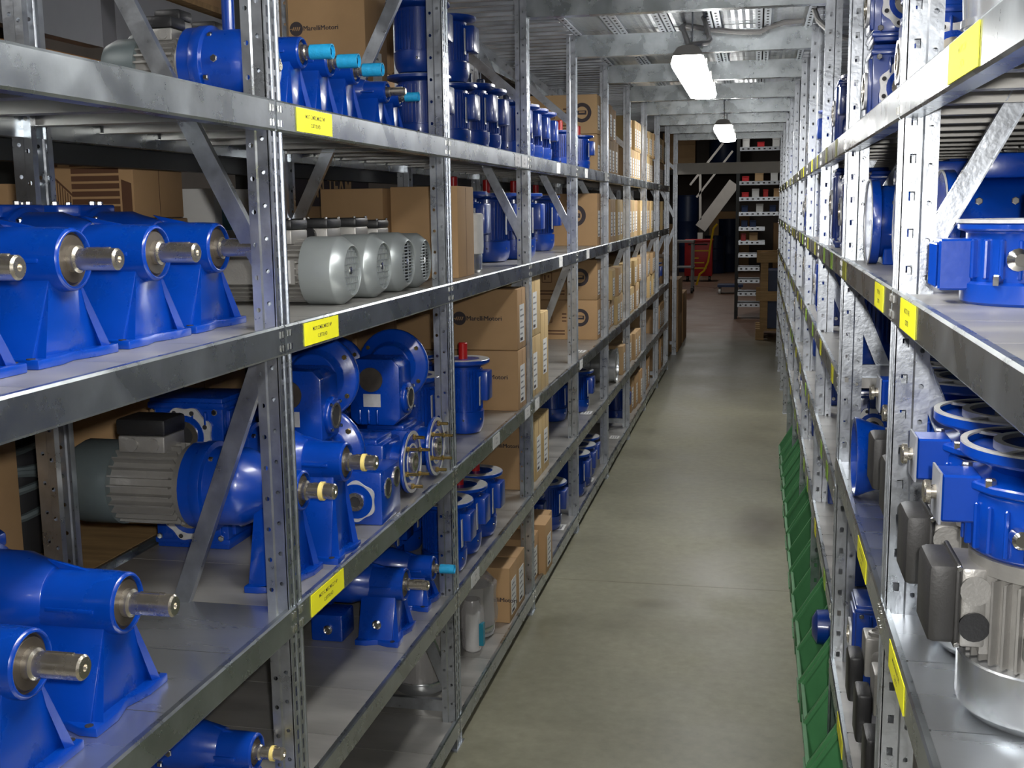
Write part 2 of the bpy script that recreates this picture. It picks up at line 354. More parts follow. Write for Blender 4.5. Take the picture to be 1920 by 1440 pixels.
# in rackR local space x points into the aisle too (turned by 180 degrees), so y is negated
brace_cache = {}
def brace(parent, y, p, q, name='brace'):
    """channel-section diagonal between (x,z) p and q in the frame plane"""
    key = (round(q[0] - p[0], 4), round(q[1] - p[1], 4))
    if key not in brace_cache:
        mb = MB(); a = Vector((0, 0, 0)); b = Vector((q[0] - p[0], 0, q[1] - p[1])); d = b.normalized(); nn = Vector((d.z, 0, -d.x))
        mb.bar(a, b, .034, .0025, 'galv')
        for sg in (-1, 1): mb.bar(a + nn * (sg * .016) + Vector((0, .007, 0)), b + nn * (sg * .016) + Vector((0, .007, 0)), .0025, .016, 'galv')
        brace_cache[key] = mb.mesh('brace')
    return link(name, brace_cache[key], parent, (p[0], y, p[1]))
def strut(parent, y, z, depth):
    key = ('s', depth)
    if key not in brace_cache:
        mb = MB(); mb.b2(-depth + .03, -.02, -.0015, .0015, -.018, .018, 'galv'); mb.b2(-depth + .03, -.02, 0, .016, .016, .018, 'galv'); mb.b2(-depth + .03, -.02, 0, .016, -.018, -.016, 'galv')
        brace_cache[key] = mb.mesh('cross_strut')
    return link('cross_strut', brace_cache[key], parent, (0, y, z))
def rack(root, side):
    sg = 1 if side == 'L' else -1
    depth = .52 if side == 'L' else .552; pm = post_l if side == 'L' else post_r
    for i in range(0, 11):
        y = sg * PY[i]
        link('upright', pm, root, (0, y, 0))
        link('upright', pm, root, (-depth, y, 0), math.pi)
        xa, xb = -.03, -depth + .03
        if side == 'L' and i == 2: nodes = [(xa, .19), (xb, 1.33), (xb, 1.55), (xa, 2.44)]
        else: nodes = [(xb, .24), (xa, 1.40), (xa, 1.53), (xb, 2.44)]
        for p, q in ((nodes[0], nodes[1]), (nodes[2], nodes[3])):
            if p[1] > q[1]: p, q = q, p
            brace(root, y - .008, p, q)
        for z in ((.13,) if not (side == 'R' and i == 2) else (.13, 1.19)): strut(root, y - .006, z, depth)
        if side == 'L' and i >= 3: brace(root, y + .004, (xa, 2.05), (xb, 2.44))
    for b in range(0, 9 if side == 'L' else 10):
        yc = sg * (PY[b] + .6)
        if side == 'L': lv = [1.841, 1.427, .879, .498, .096]
        else: lv = [1.831, 1.498, .949, .376] if b < 2 else [1.831, 1.498, 1.178, .862, .528]
        for z in lv:
            bm_ = link('shelf_beam', beam_m, root, (0, yc, z)); BEAMS[(side, b, round(z, 3))] = bm_
            link('shelf_beam', beam_m, root, (-depth, yc, z), math.pi)
            for k in range(NP):
                kind = 'shine' if (side == 'R' and z == .949 and b < 2) or (side == 'L' and z == .879 and b == 0 and k > 1) else 'shelf'
                link('shelf_panel', pan[(side, kind)], root, (0, yc - .6 + PW * (k + .5), z))
BEAMS = {}
rack(rackL, 'L'); rack(rackR, 'R')
link('upright', post_l, rackL, (0, PY[10] + .0, 0)) if 0 else None

# ------------------------------------------------------------------ mezzanine: cross beams, deck
mz = thing('mezzanine_deck', 'galvanised mezzanine deck on wide cross beams spanning the aisle', 'mezzanine', (0, 0, 0))
cbm = MB(); x0, x1 = XL - .005, XR + .005
cbm.b2(x0, x1, -.012, -.009, 2.352, 2.452, 'beam'); cbm.b2(x0, x1, -.012, .035, 2.352, 2.356, 'beam'); cbm.b2(x0, x1, -.012, .035, 2.448, 2.452, 'beam'); cbm.b2(x0, x1, -.016, -.012, 2.352, 2.366, 'beam')
cb_me = cbm.mesh('cross_beam')
for i in range(0, 11): link('cross_beam', cb_me, mz, (0, PY[i], 0))
def chevron():
    m = mat('embossed_deck_plank', (.66, .68, .70), .28, .93); nt = m.node_tree; N = nt.nodes; Lk = nt.links; b = N['Principled BSDF']
    tc = N.new('ShaderNodeTexCoord'); sp = N.new('ShaderNodeSeparateXYZ'); Lk.new(tc.outputs['Object'], sp.inputs[0])
    def math_(op, a, bb=None):
        n = N.new('ShaderNodeMath'); n.operation = op
        if hasattr(a, 'links'): Lk.new(a, n.inputs[0])
        else: n.inputs[0].default_value = a
        if bb is not None:
            if hasattr(bb, 'links'): Lk.new(bb, n.inputs[1])
            else: n.inputs[1].default_value = bb
        return n.outputs[0]
    zig = math_('PINGPONG', sp.outputs[0], .016)
    t = math_('ADD', math_('MULTIPLY', sp.outputs[1], 42.0), math_('MULTIPLY', zig, 30.0))
    s_ = math_('PINGPONG', t, .5)
    bp = N.new('ShaderNodeBump'); bp.inputs['Strength'].default_value = 1; bp.inputs['Distance'].default_value = .012
    Lk.new(s_, bp.inputs['Height']); Lk.new(bp.outputs[0], b.inputs['Normal'])
    return m
M['chev'] = chevron()
pk = MB(); pwid = .212
pk.b2(-pwid / 2, pwid / 2, -.597, .597, 2.475, 2.478, 'chev')
for sg in (-1, 1):
    pk.b2(sg * pwid / 2, sg * (pwid / 2 - .002), -.597, .597, 2.452, 2.476, 'deck')
    pk.b2(sg * pwid / 2, sg * (pwid / 2 - .03), -.597, .597, 2.451, 2.453, 'deck')
    for k in range(16): pk.b2(sg * (pwid / 2 - .010), sg * (pwid / 2 - .020), -.57 + k * .075, -.545 + k * .075, 2.4500, 2.4511, 'dark')
pk_me = pk.mesh('deck_plank')
for i in range(0, 10):
    for k in range(5): link('deck_plank', pk_me, mz, (XL + .11 + k * .2195, PY[i] + .6, 0))
rb = MB()
for k in range(10):
    y = -.6 + k * .12
    rb.b2(-.62, 0, y + .002, y + .118, 2.475, 2.477, 'deck'); rb.b2(-.62, 0, y + .002, y + .004, 2.447, 2.476, 'deck'); rb.b2(-.62, 0, y + .002, y + .03, 2.446, 2.448, 'deck'); rb.b2(-.62, 0, y + .06, y + .062, 2.46, 2.476, 'deck')
rb_me = rb.mesh('deck_panel')
eb = MB().b2(-.03, 0, -.6, .6, 2.38, 2.446, 'beam').mesh('edge_beam')
for i in range(0, 10):
    link('deck_panel', rb_me, mz, (XL - .0, PY[i] + .6, 0)); link('deck_panel', rb_me, mz, (XR + .62, PY[i] + .6, 0))
    link('edge_beam', eb, mz, (XLB - .03, PY[i] + .6, 0))
# low lintel beam where the racks end
eb2 = MB(); eb2.b2(XL - .04, XR + .04, -.02, .02, 1.985, 2.105, 'white'); eb2.b2(XL - .04, XR + .04, -.035, .035, 1.985, 1.992, 'white'); eb2.b2(XL - .04, XR + .04, -.035, .035, 2.098, 2.105, 'white')
eb2.build('lintel_beam', None, loc=(0, PY[10], 0), label='pale grey lintel beam low across the far end of the aisle', cat='beam')

# ------------------------------------------------------------------ lamps
def lamp_builder():
    t = thing('ceiling_lamp', 'x', 'lamp')
    mb = MB(); L = 1.33
    prof = [(-.055, .0), (-.057, .02), (-.040, .042), (-.02, .050), (.02, .050), (.040, .042), (.057, .02), (.055, 0)]
    n = len(prof); vs = [(p[0], y, p[1]) for y in (0, L) for p in prof]
    mb.add(vs, [tuple(range(n))[::-1], tuple(range(n, 2 * n))] + [(k, k + 1, n + k + 1, n + k) for k in range(n - 1)], 'lamp_body'); mb.build('housing', t)
    mb = MB(); prof = [(-.058, .012), (-.066, -.016), (-.060, -.034), (-.025, -.040), (.025, -.040), (.060, -.034), (.066, -.016), (.058, .012)]
    ys = [(.0, .90), (.02, 1), (L - .02, 1), (L, .90)]; vs = [(p[0] * s_, y, p[1] * (s_ if p[1] < 0 else 1)) for y, s_ in ys for p in prof]
    fs = [tuple(range(n))[::-1], tuple(range(3 * n, 4 * n))] + [(j * n + k, j * n + (k + 1) % n, (j + 1) * n + (k + 1) % n, (j + 1) * n + k) for j in range(3) for k in range(n)]
    mb.add(vs, fs, 'lamp'); mb.build('diffuser', t)
    mb = MB()
    for y in (.30, 1.03): mb.tube([(0, y, .045), (0, y, .243)], .004, 'galv', 6)
    mb.build('suspension_rod', t)
    for sg in (-1, 1):
        for k in range(3): MB().b2(sg * .058, sg * .066, .2 + k * .45, .235 + k * .45, .0, .022, 'lamp_body').build('clip', t)
    return t
lamp0 = lamp_builder(); lamp0.location = (-.277, 4.6, 2.206); lamp0['label'] = 'glowing strip lamp hung from grey bent conduit under the deck'
l2 = dup(lamp0, (-.25, 8.3, 2.190), label='glowing strip lamp farther along, hung on a single rod beyond the first')
dup(lamp0, (-.28, .90, 2.206), label='strip lamp over the near end of the aisle', group='unseen strip lamps')
dup(lamp0, (-.28, -2.8, 2.206), label='strip lamp over the near end of the aisle', group='unseen strip lamps')
for y in (.2, 3.2, 6.5, 10.0): dup(lamp0, (-2.75, y, 3.15), label='strip lamp over the neighbouring aisle', group='lamps of the neighbouring aisle')
dup(lamp0, (-1.0, 15.2, 3.3), label='unseen strip lamp added to brighten the workshop corner', group='workshop lamps')  # out-of-view lamp, added to lift the dim far end
dup(lamp0, (-1.3, 25.0, 3.5), label='unseen strip lamp added to brighten the red cabinet', group='workshop lamps'); dup(lamp0, (-.3, 19.5, 3.4), label='unseen strip lamp added to brighten the workshop corner', group='workshop lamps')  # two more unseen lamps added to brighten cabinet, stairs and far floor
# conduit
cd = thing('conduit', 'grey bent plastic conduit feeding the strip lamp', 'conduit', (0, 0, 0))
P = lambda u, v, y: tuple(at(u, v, Y=y))
MB().tube([P(1284, 97, 4.70), P(1288, 88, 4.66), P(1296, 84, 4.68), P(1326, 80, 4.8), P(1331, 74, 4.9), P(1322, 40, 5.2), P(1319, 33, 5.25)], .011, 'pipe').build('conduit_pipe', cd)
MB().tube([P(1292, 88, 4.72), P(1290, 80, 4.78), P(1282, 58, 5.25), P(1279, 50, 5.4), P(1284, 47, 5.5), P(1330, 55, 5.54), P(1380, 60, 5.54), P(1425, 60, 5.54), P(1440, 52, 5.54), P(1470, 42, 5.54), P(1508, 38, 5.54)], .012, 'pipe').build('conduit_pipe', cd)
MB().tube([P(1524, 10, 5.2), P(1534, 38, 5.0), P(1552, 56, 4.9), P(1580, 70, 4.9), P(1600, 74, 4.9)], .012, 'pipe').build('conduit_pipe', cd)
# ------------------------------------------------------------------ builders for the stock
TAU = 2 * math.pi
def radial_fins(mb, r, h, x0, x1, n, th, m, ax='x', o=(0, 0, 0), skip=lambda t: False):
    A = AX[ax]; O = Vector(o)
    for k in range(n):
        t = TAU * (k + .5) / n
        if skip(t): continue
        rad = Vector((math.cos(t), math.sin(t), 0)); tan = Vector((-rad.y, rad.x, 0))
        vs = [O + A @ (rad * rr + tan * (s_ * th / 2) + Vector((0, 0, hh))) for hh in (x0, x1) for rr, s_ in ((r - .003, -1), (r + h, -1), (r + h, 1), (r - .003, 1))]
        mb.add(vs, [(3, 2, 1, 0), (4, 5, 6, 7), (0, 1, 5, 4), (1, 2, 6, 5), (2, 3, 7, 6), (3, 0, 4, 7)], m)
def bolts(parent, pts, r=.006, h=.006, ax='z', m='chrome', name='bolt'):
    me = MB().lathe([(r, -.001), (r, h * .8), (r * .8, h)], m, ax=ax, n=6).mesh(name)
    for p in pts: link(name, me, parent, p)
def rbox(x0, x1, y0, y1, z0, z1, m, name, parent, bev=.006, seg=2): return MB().b2(x0, x1, y0, y1, z0, z1, m).build(name, parent, bevel=bev, seg=seg)

def shaft_part(t, h, r, l, cap=None, x=0.0):
    mb = MB(); mb.lathe([(r * 1.25, x - .02), (r * 1.25, x + .006), (r, x + .009), (r, x + l - .003), (r - .003, x + l), (.005, x + l), (.003, x + l - .006)], 'steel', (0, 0, h), 'x', 20, (False, True))
    mb.b2(x + .02, x + l * .8, -.003, .003, h + r - .002, h + r + .0015, 'steel')
    s_ = mb.build('shaft', t)
    if cap == 'turq': MB().lathe([(r * 1.18, x + .018), (r * 1.18, x + l + .006), (r * 1.0, x + l + .006), (r * 1.0, x + l)], 'turq', (0, 0, h), 'x', 18).build('shaft_sleeve', s_)
    if cap == 'band': MB().ring(r * .9, r * 1.2, x + l * .52, x + l * .64, 'band', (0, 0, h), 'x', 18).build('rubber_band', s_)
    return s_
def add_motor(t, x0, z, r, l, body='alu', cowl='cowl_d', tb=True, y=0):
    """horizontal motor whose drive end is at x0, running towards -x"""
    mb = MB(); bl = l * .62
    mb.lathe([(r * .80, -bl), (r * .80, -.02), (r * .93, -.015), (r * .97, 0)], body, (x0, y, z), 'x', 24)
    radial_fins(mb, r * .80, r * .16, -bl + .004, -.022, 26, .0035, body, 'x', (x0, y, z)); mb.build('motor_body', t)
    MB().lathe([(r * .60, -l), (r * .86, -l + .008), (r, -l + .03), (r, -bl + .012), (r * .97, -bl + .012)], cowl, (x0, y, z), 'x', 28).build('fan_cowl', t)
    if tb:
        b = rbox(x0 - bl * .86, x0 - bl * .25, y - r * .55, y + r * .42, z + r * .82, z + r * 1.22, body, 'terminal_box', t, .004)
        rbox(x0 - bl * .88, x0 - bl * .23, y - r * .57, y + r * .44, z + r * 1.22, z + r * 1.62, 'black', 'terminal_box_lid', t, .007)
        for dx in (.4, .68): MB().lathe([(r * .16, 0), (r * .16, r * .05), (r * .1, r * .05)], body, (x0 - bl * dx, y - r * .55 - .004, z + r * 1.02), 'y', 12).build('cable_plug', t)

def gear_unit(label, h=.155, hr=.047, hl=.15, sr=.0165, sl=.072, fw=.105, cap=None, motor=None, case=True, group=None, mlen=.30, plug=True, R2k=1.42):
    t = thing('helical_gearbox', label, 'gearbox', group=group)
    bm_ = 'blue'
    mb = MB()
    mb.lathe([(hr * 1.04, -hl - .01), (hr * 1.03, -.03), (hr, -.004), (hr - .003, 0), (hr - .0065, 0), (hr - .0065, -.012)], bm_, (0, 0, h), 'x', 32, (False, False))
    tw = hr * .78
    mb.prism([(-fw * .86, .012), (fw * .86, .012), (tw, h - hr * .55), (-tw, h - hr * .55)], -hl * .98, -.022, bm_, 'x')
    mb.b2(-hl * .75, -.03, -hr - .004, -hr + .004, h - .0035, h + .0035, bm_)
    mb.add([(-hl * .7, -.004, h + hr * .9), (-hl * .7, .004, h + hr * .9), (-.035, .004, h + hr * .9), (-.035, -.004, h + hr * .9), (-hl * .9, -.004, h + hr * 1.35), (-hl * .9, .004, h + hr * 1.35)], [(0, 1, 2, 3), (0, 3, 4), (1, 5, 2), (3, 2, 5, 4), (0, 4, 5, 1)], bm_)
    R2 = hr * R2k
    mb.lathe([(hr * 1.04, -hl + .03), (R2 * .92, -hl - .015), (R2, -hl - .03), (R2, -hl - .09), (R2 * 1.14, -hl - .092), (R2 * 1.14, -hl - .115)], bm_, (0, 0, h + .004), 'x', 32)
    mb.build('housing', t, bevel=.003, seg=2)
    fp = MB(); x0, x1 = -hl * 1.02, -.002; k = .030
    fp.prism([(x0, -fw), (x0 + k, -fw), (x0 + k + .03, -fw * .86), (x1 - k - .03, -fw * .86), (x1 - k, -fw), (x1, -fw), (x1, -fw * .45), (x1 - .012, 0), (x1, fw * .45), (x1, fw), (x1 - k, fw), (x1 - k - .03, fw * .86), (x0 + k + .03, fw * .86), (x0 + k, fw), (x0, fw)], 0, .0145, bm_)
    fp.build('foot_plate', t, bevel=.0025, seg=2)
    for yy in (-1, 1):      # triangular gussets standing on the foot
        g = MB(); y0 = yy * fw * .80
        g.add([(-.022, yy * tw, h - hr * .6), (-.022, y0, .014), (x1 - .002, y0, .014), (-.030, yy * tw, h - hr * .6), (-.030, y0, .014), (x1 - .010, y0 - yy * .012, .014)], [(0, 1, 2), (3, 5, 4), (0, 3, 4, 1), (1, 4, 5, 2), (0, 2, 5, 3)], bm_); g.build('gusset', t)
        MB().cyl((x1 - .017, yy * fw * .93, .0142), .0065, .0012, 'dark', n=12).build('bolt_hole', t)
    MB().lathe([(sr * 1.2, -.004), (hr - .012, -.004), (hr - .009, -.008), (hr - .006, -.008)], 'seal', (0, 0, h), 'x', 28, (False, False)).build('oil_seal', t)
    shaft_part(t, h, sr, sl, cap)
    bolts(t, [(-hl - .085, R2 * 1.0 * math.cos(a), h + R2 * 1.02 * math.sin(a)) for a in (R(55), R(125), R(200), R(340))], .0065, .008, 'x')
    if plug: bolts(t, [(-hl - .06, -R2 - .001, h + .01)], .008, -.006, 'y', name='oil_plug')
    xc = -hl - .112
    if case:
        mb = MB(); mb.prism([(xc - .125, -.062), (xc, -.075), (xc, .075), (xc - .125, .062)], .006, h + .062, bm_); mb.build('gear_case', t, bevel=.008, seg=2)
        mb = MB(); mb.prism([(xc - .15, -.055), (xc - .11, -.085), (xc - .02, -.085), (xc + .012, -.06), (xc + .012, .06), (xc - .02, .085), (xc - .11, .085), (xc - .15, .055)], h + .062, h + .084, bm_); mb.build('case_cover', t, bevel=.004, seg=2)
        bolts(t, [(xc + dx, dy, h + .084) for dx, dy in ((-.14, 0), (-.1, -.075), (-.03, -.075), (.0, 0), (-.03, .075), (-.1, .075))], .0065, .007)
        xc -= .125
    if motor:
        MB().lathe([(R2 * 1.1, -.03), (R2 * 1.1, 0)], bm_, (xc + .002, 0, h + .004), 'x', 28).build('motor_flange', t)
        add_motor(t, xc - .028, h + .004, motor, mlen, 'alu', 'cowl_d')
    return t

def fan_motor(label, r=.080, group=None, grille='mesh', plate=True):
    t = thing('electric_motor', label, 'motor', group=group); z = r
    MB().lathe([(r * .99, -.105), (r, -.10), (r, -.03), (r * .985, -.026), (r * .76, -.002), (r * .72, 0), (r * .70, -.002), (r * .70, -.012)], 'cowl', (0, 0, z), 'x', 40, (False, False)).build('fan_cowl', t)
    MB().lathe([(r * .71, -.02), (r * .71, -.012)], 'dark', (0, 0, z), 'x', 28).build('fan_recess', t)
    g = MB(); q = r * .70
    if grille == 'mesh':
        for k in range(-5, 6):
            y = k * q / 5.6; hh = math.sqrt(max(0, q * q - y * y)); g.box((-.0075, y, z), (.003, q * .055, 2 * hh), 'cowl')
        for k in range(-3, 4):
            zz = k * q / 3.7; hh = math.sqrt(max(0, q * q - zz * zz)); g.box((-.0072, 0, z + zz), (.003, 2 * hh, q * .05), 'cowl')
    else:
        for k in range(-6, 7):
            zz = k * q / 6.6; hh = math.sqrt(max(0, q * q - zz * zz)); g.box((-.0072, 0, z + zz), (.003, 2 * hh, q * .06), 'cowl')
        for k in (-1, 1): g.box((-.0078, k * q * .34, z), (.003, q * .07, 2 * q * .92), 'cowl')
    g.lathe([(q * .16, -.01), (q * .16, -.004), (q * .06, -.003)], 'chrome', (0, 0, z), 'x', 10); g.build('fan_grille', t)
    mb = MB(); mb.lathe([(r * .70, -.34), (r * .80, -.325), (r * .80, -.10)], 'alu', (0, 0, z), 'x', 24)
    radial_fins(mb, r * .80, r * .13, -.32, -.105, 30, .003, 'alu', 'x', (0, 0, z)); mb.b2(-.31, -.115, -r * .95, -r * .7, z - r * .35, z + r * .35, 'alu'); mb.build('motor_body', t)
    MB().lathe([(.011, -.39), (.011, -.335)], 'steel', (0, 0, z), 'x', 14).build('shaft', t)
    rbox(-.27, -.13, -r * .62, r * .62, z + r * .78, z + r * 1.20, 'alu', 'terminal_box', t, .004)
    l = rbox(-.272, -.128, -r * .64, r * .64, z + r * 1.20, z + r * 1.50, 'black', 'terminal_box_lid', t, .007)
    bolts(l, [(-.265, -r * .56, z + r * 1.5), (-.135, -r * .56, z + r * 1.5), (-.135, r * .56, z + r * 1.5)], .004, .004)
    if plate:
        MB().lathe([(.017, 0), (.017, .012), (.012, .014), (.009, .008)], 'black', (-.175, -r * .62 - .012, z + r * 1.0), 'y', 14).build('cable_gland', t)
        MB().b2(-.205, -.125, -r * .953 - .001, -r * .953, z - r * .32, z + r * .34, 'plate').build('nameplate', t)
    return t

def flange_motor(label, r=.075, H=.25, cap='red', capl=.05, m='blue', group=None, box=True, rim='plate', double=False):
    """vertical motor standing on its fan cowl, flange on top"""
    t = thing('flange_motor', label, 'motor', group=group)
    mb = MB(); mb.lathe([(r * .86, H * .30), (r * .86, H * .93)], m, n=28); radial_fins(mb, r * .86, r * .07, H * .33, H * .86, 36, .003, m, 'z'); mb.build('motor_body', t)
    MB().lathe([(r * .62, 0), (r * .80, .004), (r * .92, .02), (r * .97, .045), (r * .97, H * .30), (r * .93, H * .305)], m, n=32).build('fan_cowl', t)
    fl = MB().lathe([(r * .9, H * .90), (r * 1.24, H * .935), (r * 1.28, H * .95), (r * 1.28, H * .985), (r * 1.26, H * .99)], m, n=36).build('mounting_flange', t)
    mb = MB(); mb.ring(r * .80, r * 1.25, H * .985, H * .993, rim, n=36); mb.lathe([(r * .80, H * .985), (r * .8, H * .97), (.02, H * .97)], 'alu', n=28, cap=(False, True)); mb.build('flange_face', fl)
    s_ = MB().lathe([(.012, H * .95), (.012, H + (capl * .6 if cap else 0))], 'steel', n=14).build('shaft', t)
    if cap: MB().lathe([(.0155, H * .985), (.0155, H + capl), (.013, H + capl + .003)], cap, n=16).build('shaft_cap', s_)
    if box:
        rbox(r * .8, r * 1.32, -r * .5, r * .5, H * .45, H * .84, m, 'terminal_box', t, .006)
        MB().b2(r * .97, r * 1.0, -r * .82, -r * .60, H * .40, H * .78, 'plate').build('nameplate', t)
        bolts(t, [(r * .2, -r * .92, H * .2), (r * .9, -r * .35, H * .2)], .004, -.003, 'y')
    return t

def worm_gearbox(label, group=None, sc=1.0):
    """square worm gearbox: plug and plate on the near side, bore towards the aisle, round flange on the far side"""
    t = thing('worm_gearbox', label, 'gearbox', group=group)
    MB().prism([(-.125, .0), (-.02, 0), (0, .02), (0, .165), (-.02, .185), (-.125, .185), (-.145, .165), (-.145, .02)], -.05, .05, 'blue', 'y').build('dummy', t) if 0 else None
    mb = MB(); pr = [(-.125, 0), (-.02, 0), (0, .02), (0, .165), (-.02, .185), (-.125, .185), (-.145, .165), (-.145, .02)]; n = len(pr)
    vs = [(p[0], y, p[1]) for y in (-.055, .055) for p in pr]; mb.add(vs, [tuple(range(n))[::-1], tuple(range(n, 2 * n))] + [(k, (k + 1) % n, n + (k + 1) % n, n + k) for k in range(n)], 'blue')
    for x in (-.115, -.09, -.065): mb.b2(x - .004, x + .004, -.062, -.05, .004, .045, 'blue')
    mb.lathe([(.045, -.004), (.045, .010), (.040, .013)], 'blue', (0, 0, .072), 'x', 24); mb.build('housing', t, bevel=.005, seg=2)
    MB().lathe([(.034, 0), (.034, .003), (.031, .004)], 'seal', (-.082, -.0585, .128), 'y', 24).build('cap_plug', t)
    MB().b2(-.105, -.055, -.0566, -.055, .052, .088, 'plate').build('nameplate', t)
    b = MB(); b.ring(.025, .031, .004, .016, 'steel', (0, 0, .072), 'x', 24); b.lathe([(.026, .0135), (.018, .012)], 'dark', (0, 0, .072), 'x', 20); b.build('output_bore', t)
    bolts(t, [(.0135, .042 * math.cos(a), .072 + .042 * math.sin(a)) for a in (R(45), R(135), R(225), R(315))], .0045, .004, 'x')
    f = MB(); f.lathe([(.060, .05), (.070, .075), (.098, .082), (.104, .086), (.104, .098), (.1, .1)], 'blue', (-.062, 0, .150), 'y', 36); f.build('input_flange', t, bevel=.002)
    bolts(t, [(-.062 + .088 * math.cos(a), .0815, .150 + .088 * math.sin(a)) for a in (R(35), R(145), R(-30))], .0065, -.006, 'y', m='brass')
    return t

def scallop(mb, r0, r1, h0, h1, m, o, ax, lobes=6, n=60, amp=.10):
    A = AX[ax]; O = Vector(o); vs = []
    for r_, h in ((0, h0), (1, h0), (1, h1), (0, h1)):
        for k in range(n):
            a = TAU * k / n; rr = r0 if r_ == 0 else r1 * (1 - amp * (1 + math.cos(lobes * a)) / 2 * 1.0)
            vs.append(O + A @ Vector((rr * math.cos(a), rr * math.sin(a), h)))
    fs = [(j * n + k, j * n + (k + 1) % n, ((j + 1) % 4) * n + (k + 1) % n, ((j + 1) % 4) * n + k) for j in range(4) for k in range(n)]
    mb.add(vs, fs, m)
def ring_gearbox(label, group=None, shaft=None, m='navy', Hh=.27, zc=.155, kk=1.0, W=.085):
    """worm gearbox with bare scalloped rings on the near side and towards the aisle (local +x)"""
    t = thing('worm_gearbox', label, 'gearbox', group=group)
    mb = MB(); D = .075
    mb.b2(-2 * W, 0, -D, D, 0, Hh, m); mb.b2(-2 * W + .015, -.015, -D - .008, D + .008, .02, Hh * .42, m); mb.b2(-2 * W + .03, .008, -D + .02, D - .02, .03, Hh - .03, m)
    for z in (.01, Hh - .025): mb.b2(-2 * W - .004, .004, -D - .004, D + .004, z, z + .015, m)
    for x in (-.13, -.10, -.07, -.04): mb.b2(x - .004, x + .004, -D - .01, D + .01, Hh * .63, Hh - .03, m)
    mb.build('housing', t, bevel=.006, seg=2)
    for yy in (-1, 1):
        o = (-W, yy * (D + .009), zc); g = MB(); h0, h1 = (0, .007)
        scallop(g, .044 * kk, .064 * kk, -h1 if yy > 0 else 0, 0 if yy > 0 else h1, 'plate', o, 'y', 8)
        g.lathe([(.0445 * kk, -.003), (.0445 * kk, .003)], 'blue', o, 'y', 24); g.ring(.020 * kk, .032 * kk, -.006, .006, 'steel', o, 'y', 20); g.lathe([(.020 * kk, -.0045), (.020 * kk, .0045)], 'dark', o, 'y', 16)
        for k in range(8): a = TAU * (k + .5) / 8; g.cyl((o[0] + .054 * kk * math.cos(a), o[1] + (.0072 if yy < 0 else -.0085) * -1, o[2] + .054 * kk * math.sin(a)), .0055, .0014, 'dark', 'y', 8)
        g.build('bearing_ring', t)
    o = (.008, 0, zc); g = MB(); scallop(g, .034, .052, 0, .006, 'plate', o, 'x', 4, 40, .22); g.ring(.018, .026, 0, .009, 'steel', o, 'x', 18); g.lathe([(.017, 0), (.017, .002)], 'dark', o, 'x', 14); g.build('output_ring', t)
    bolts(t, [(dx, -D - .008 if abs(dz) < 0 else -D - .009, dz) for dx in (-2 * W + .014, -.014) for dz in (.03, Hh - .03)], .0075, -.006, 'y', m='chrome')
    if shaft: MB().lathe([(.016, 0), (.016, .06)], shaft, (-W, 0, Hh - .003), 'z', 16).build('shaft_sleeve', t)
    return t

def nut_flange_gearbox(label, group=None, studs=True):
    """low gearbox: studded flange (or two dark bores) turned to the aisle and a scalloped hollow hub on the near side"""
    t = thing('worm_gearbox', label, 'gearbox', group=group)
    Hb = .16 if studs else .135
    mb = MB(); mb.b2(-.20, -.03 if studs else 0, -.075, .075, 0, Hb, 'blue'); mb.b2(-.19, -.04, -.085, .085, .02, .05, 'blue'); mb.b2(-.16, -.05, -.065, .065, Hb - .01, Hb + .012, 'blue')
    if studs: mb.lathe([(.05, -.05), (.056, -.03), (.056, 0), (.085, .004), (.085, .016)], 'blue', (0, .03, .095), 'x', 32)
    mb.build('housing', t, bevel=.006, seg=2)
    if studs:
        g = MB(); g.ring(.075, .084, .0165, .0185, 'plate', (0, .03, .095), 'x', 36); g.ring(.044, .050, .0165, .018, 'plate', (0, .03, .095), 'x', 28); g.ring(.016, .026, .016, .026, 'steel', (0, .03, .095), 'x', 18); g.lathe([(.017, .016), (.017, .018)], 'dark', (0, .03, .095), 'x', 14); g.build('flange_face', t)
        for k in range(6):
            a = TAU * (k + .3) / 6; MB().lathe([(.0075, .0165), (.0075, .024), (.0045, .024), (.0045, .048)], 'brass', (0, .03 + .066 * math.cos(a), .095 + .066 * math.sin(a)), 'x', 8).build('stud', t)
    else:
        for yy, zz in ((-.03, .085), (.04, .098)): q = MB(); q.ring(.020, .026, -.001, .003, 'steel', (0, yy, zz), 'x', 18); q.lathe([(.0195, .0), (.0195, .001)], 'dark', (0, yy, zz), 'x', 16); q.build('bore', t)
    o = (-.062, -.0915, .064); g = MB(); scallop(g, .043, .052, 0, .006, 'plate', o, 'y', 6, 48, .12); g.lathe([(.043, -.002), (.043, .004)], 'blue', o, 'y', 24); g.ring(.014, .023, -.008, .004, 'steel', o, 'y', 18); g.lathe([(.0155, -.005), (.0155, -.003)], 'dark', o, 'y', 14); g.build('bearing_ring', t)
    return t

def flange_top(t, z, m, r=.118):
    mb = MB(); mb.lathe([(r * .6, z - .022), (r * .85, z + .0), (r * .97, z + .002), (r, z + .006), (r, z + .018)], m, n=44, cap=(True, False)); mb.lathe([(r * .93, z + .010), (r * .6, z + .010)], m, n=40, cap=(True, True)); fl = mb.build('output_flange', t)
    g = MB(); g.ring(r * .925, r, z + .018, z + .021, 'plate', n=48); g.ring(r * .56, r * .65, z + .011, z + .022, 'plate', n=40); g.lathe([(r * .56, z + .016), (r * .25, z + .008)], m, n=28, cap=(False, True))
    for k in range(4):
        a = R(45 + 90 * k); d = Vector((math.cos(a), math.sin(a), 0)); g.bar(d * r * .63 + Vector((0, 0, z + .018)), d * r * .94 + Vector((0, 0, z + .018)), .010, .004, 'plate', side=(0, 0, 1))
    g.ring(.018, .03, z + .008, z + .018, 'steel', n=20); g.build('flange_face', fl)
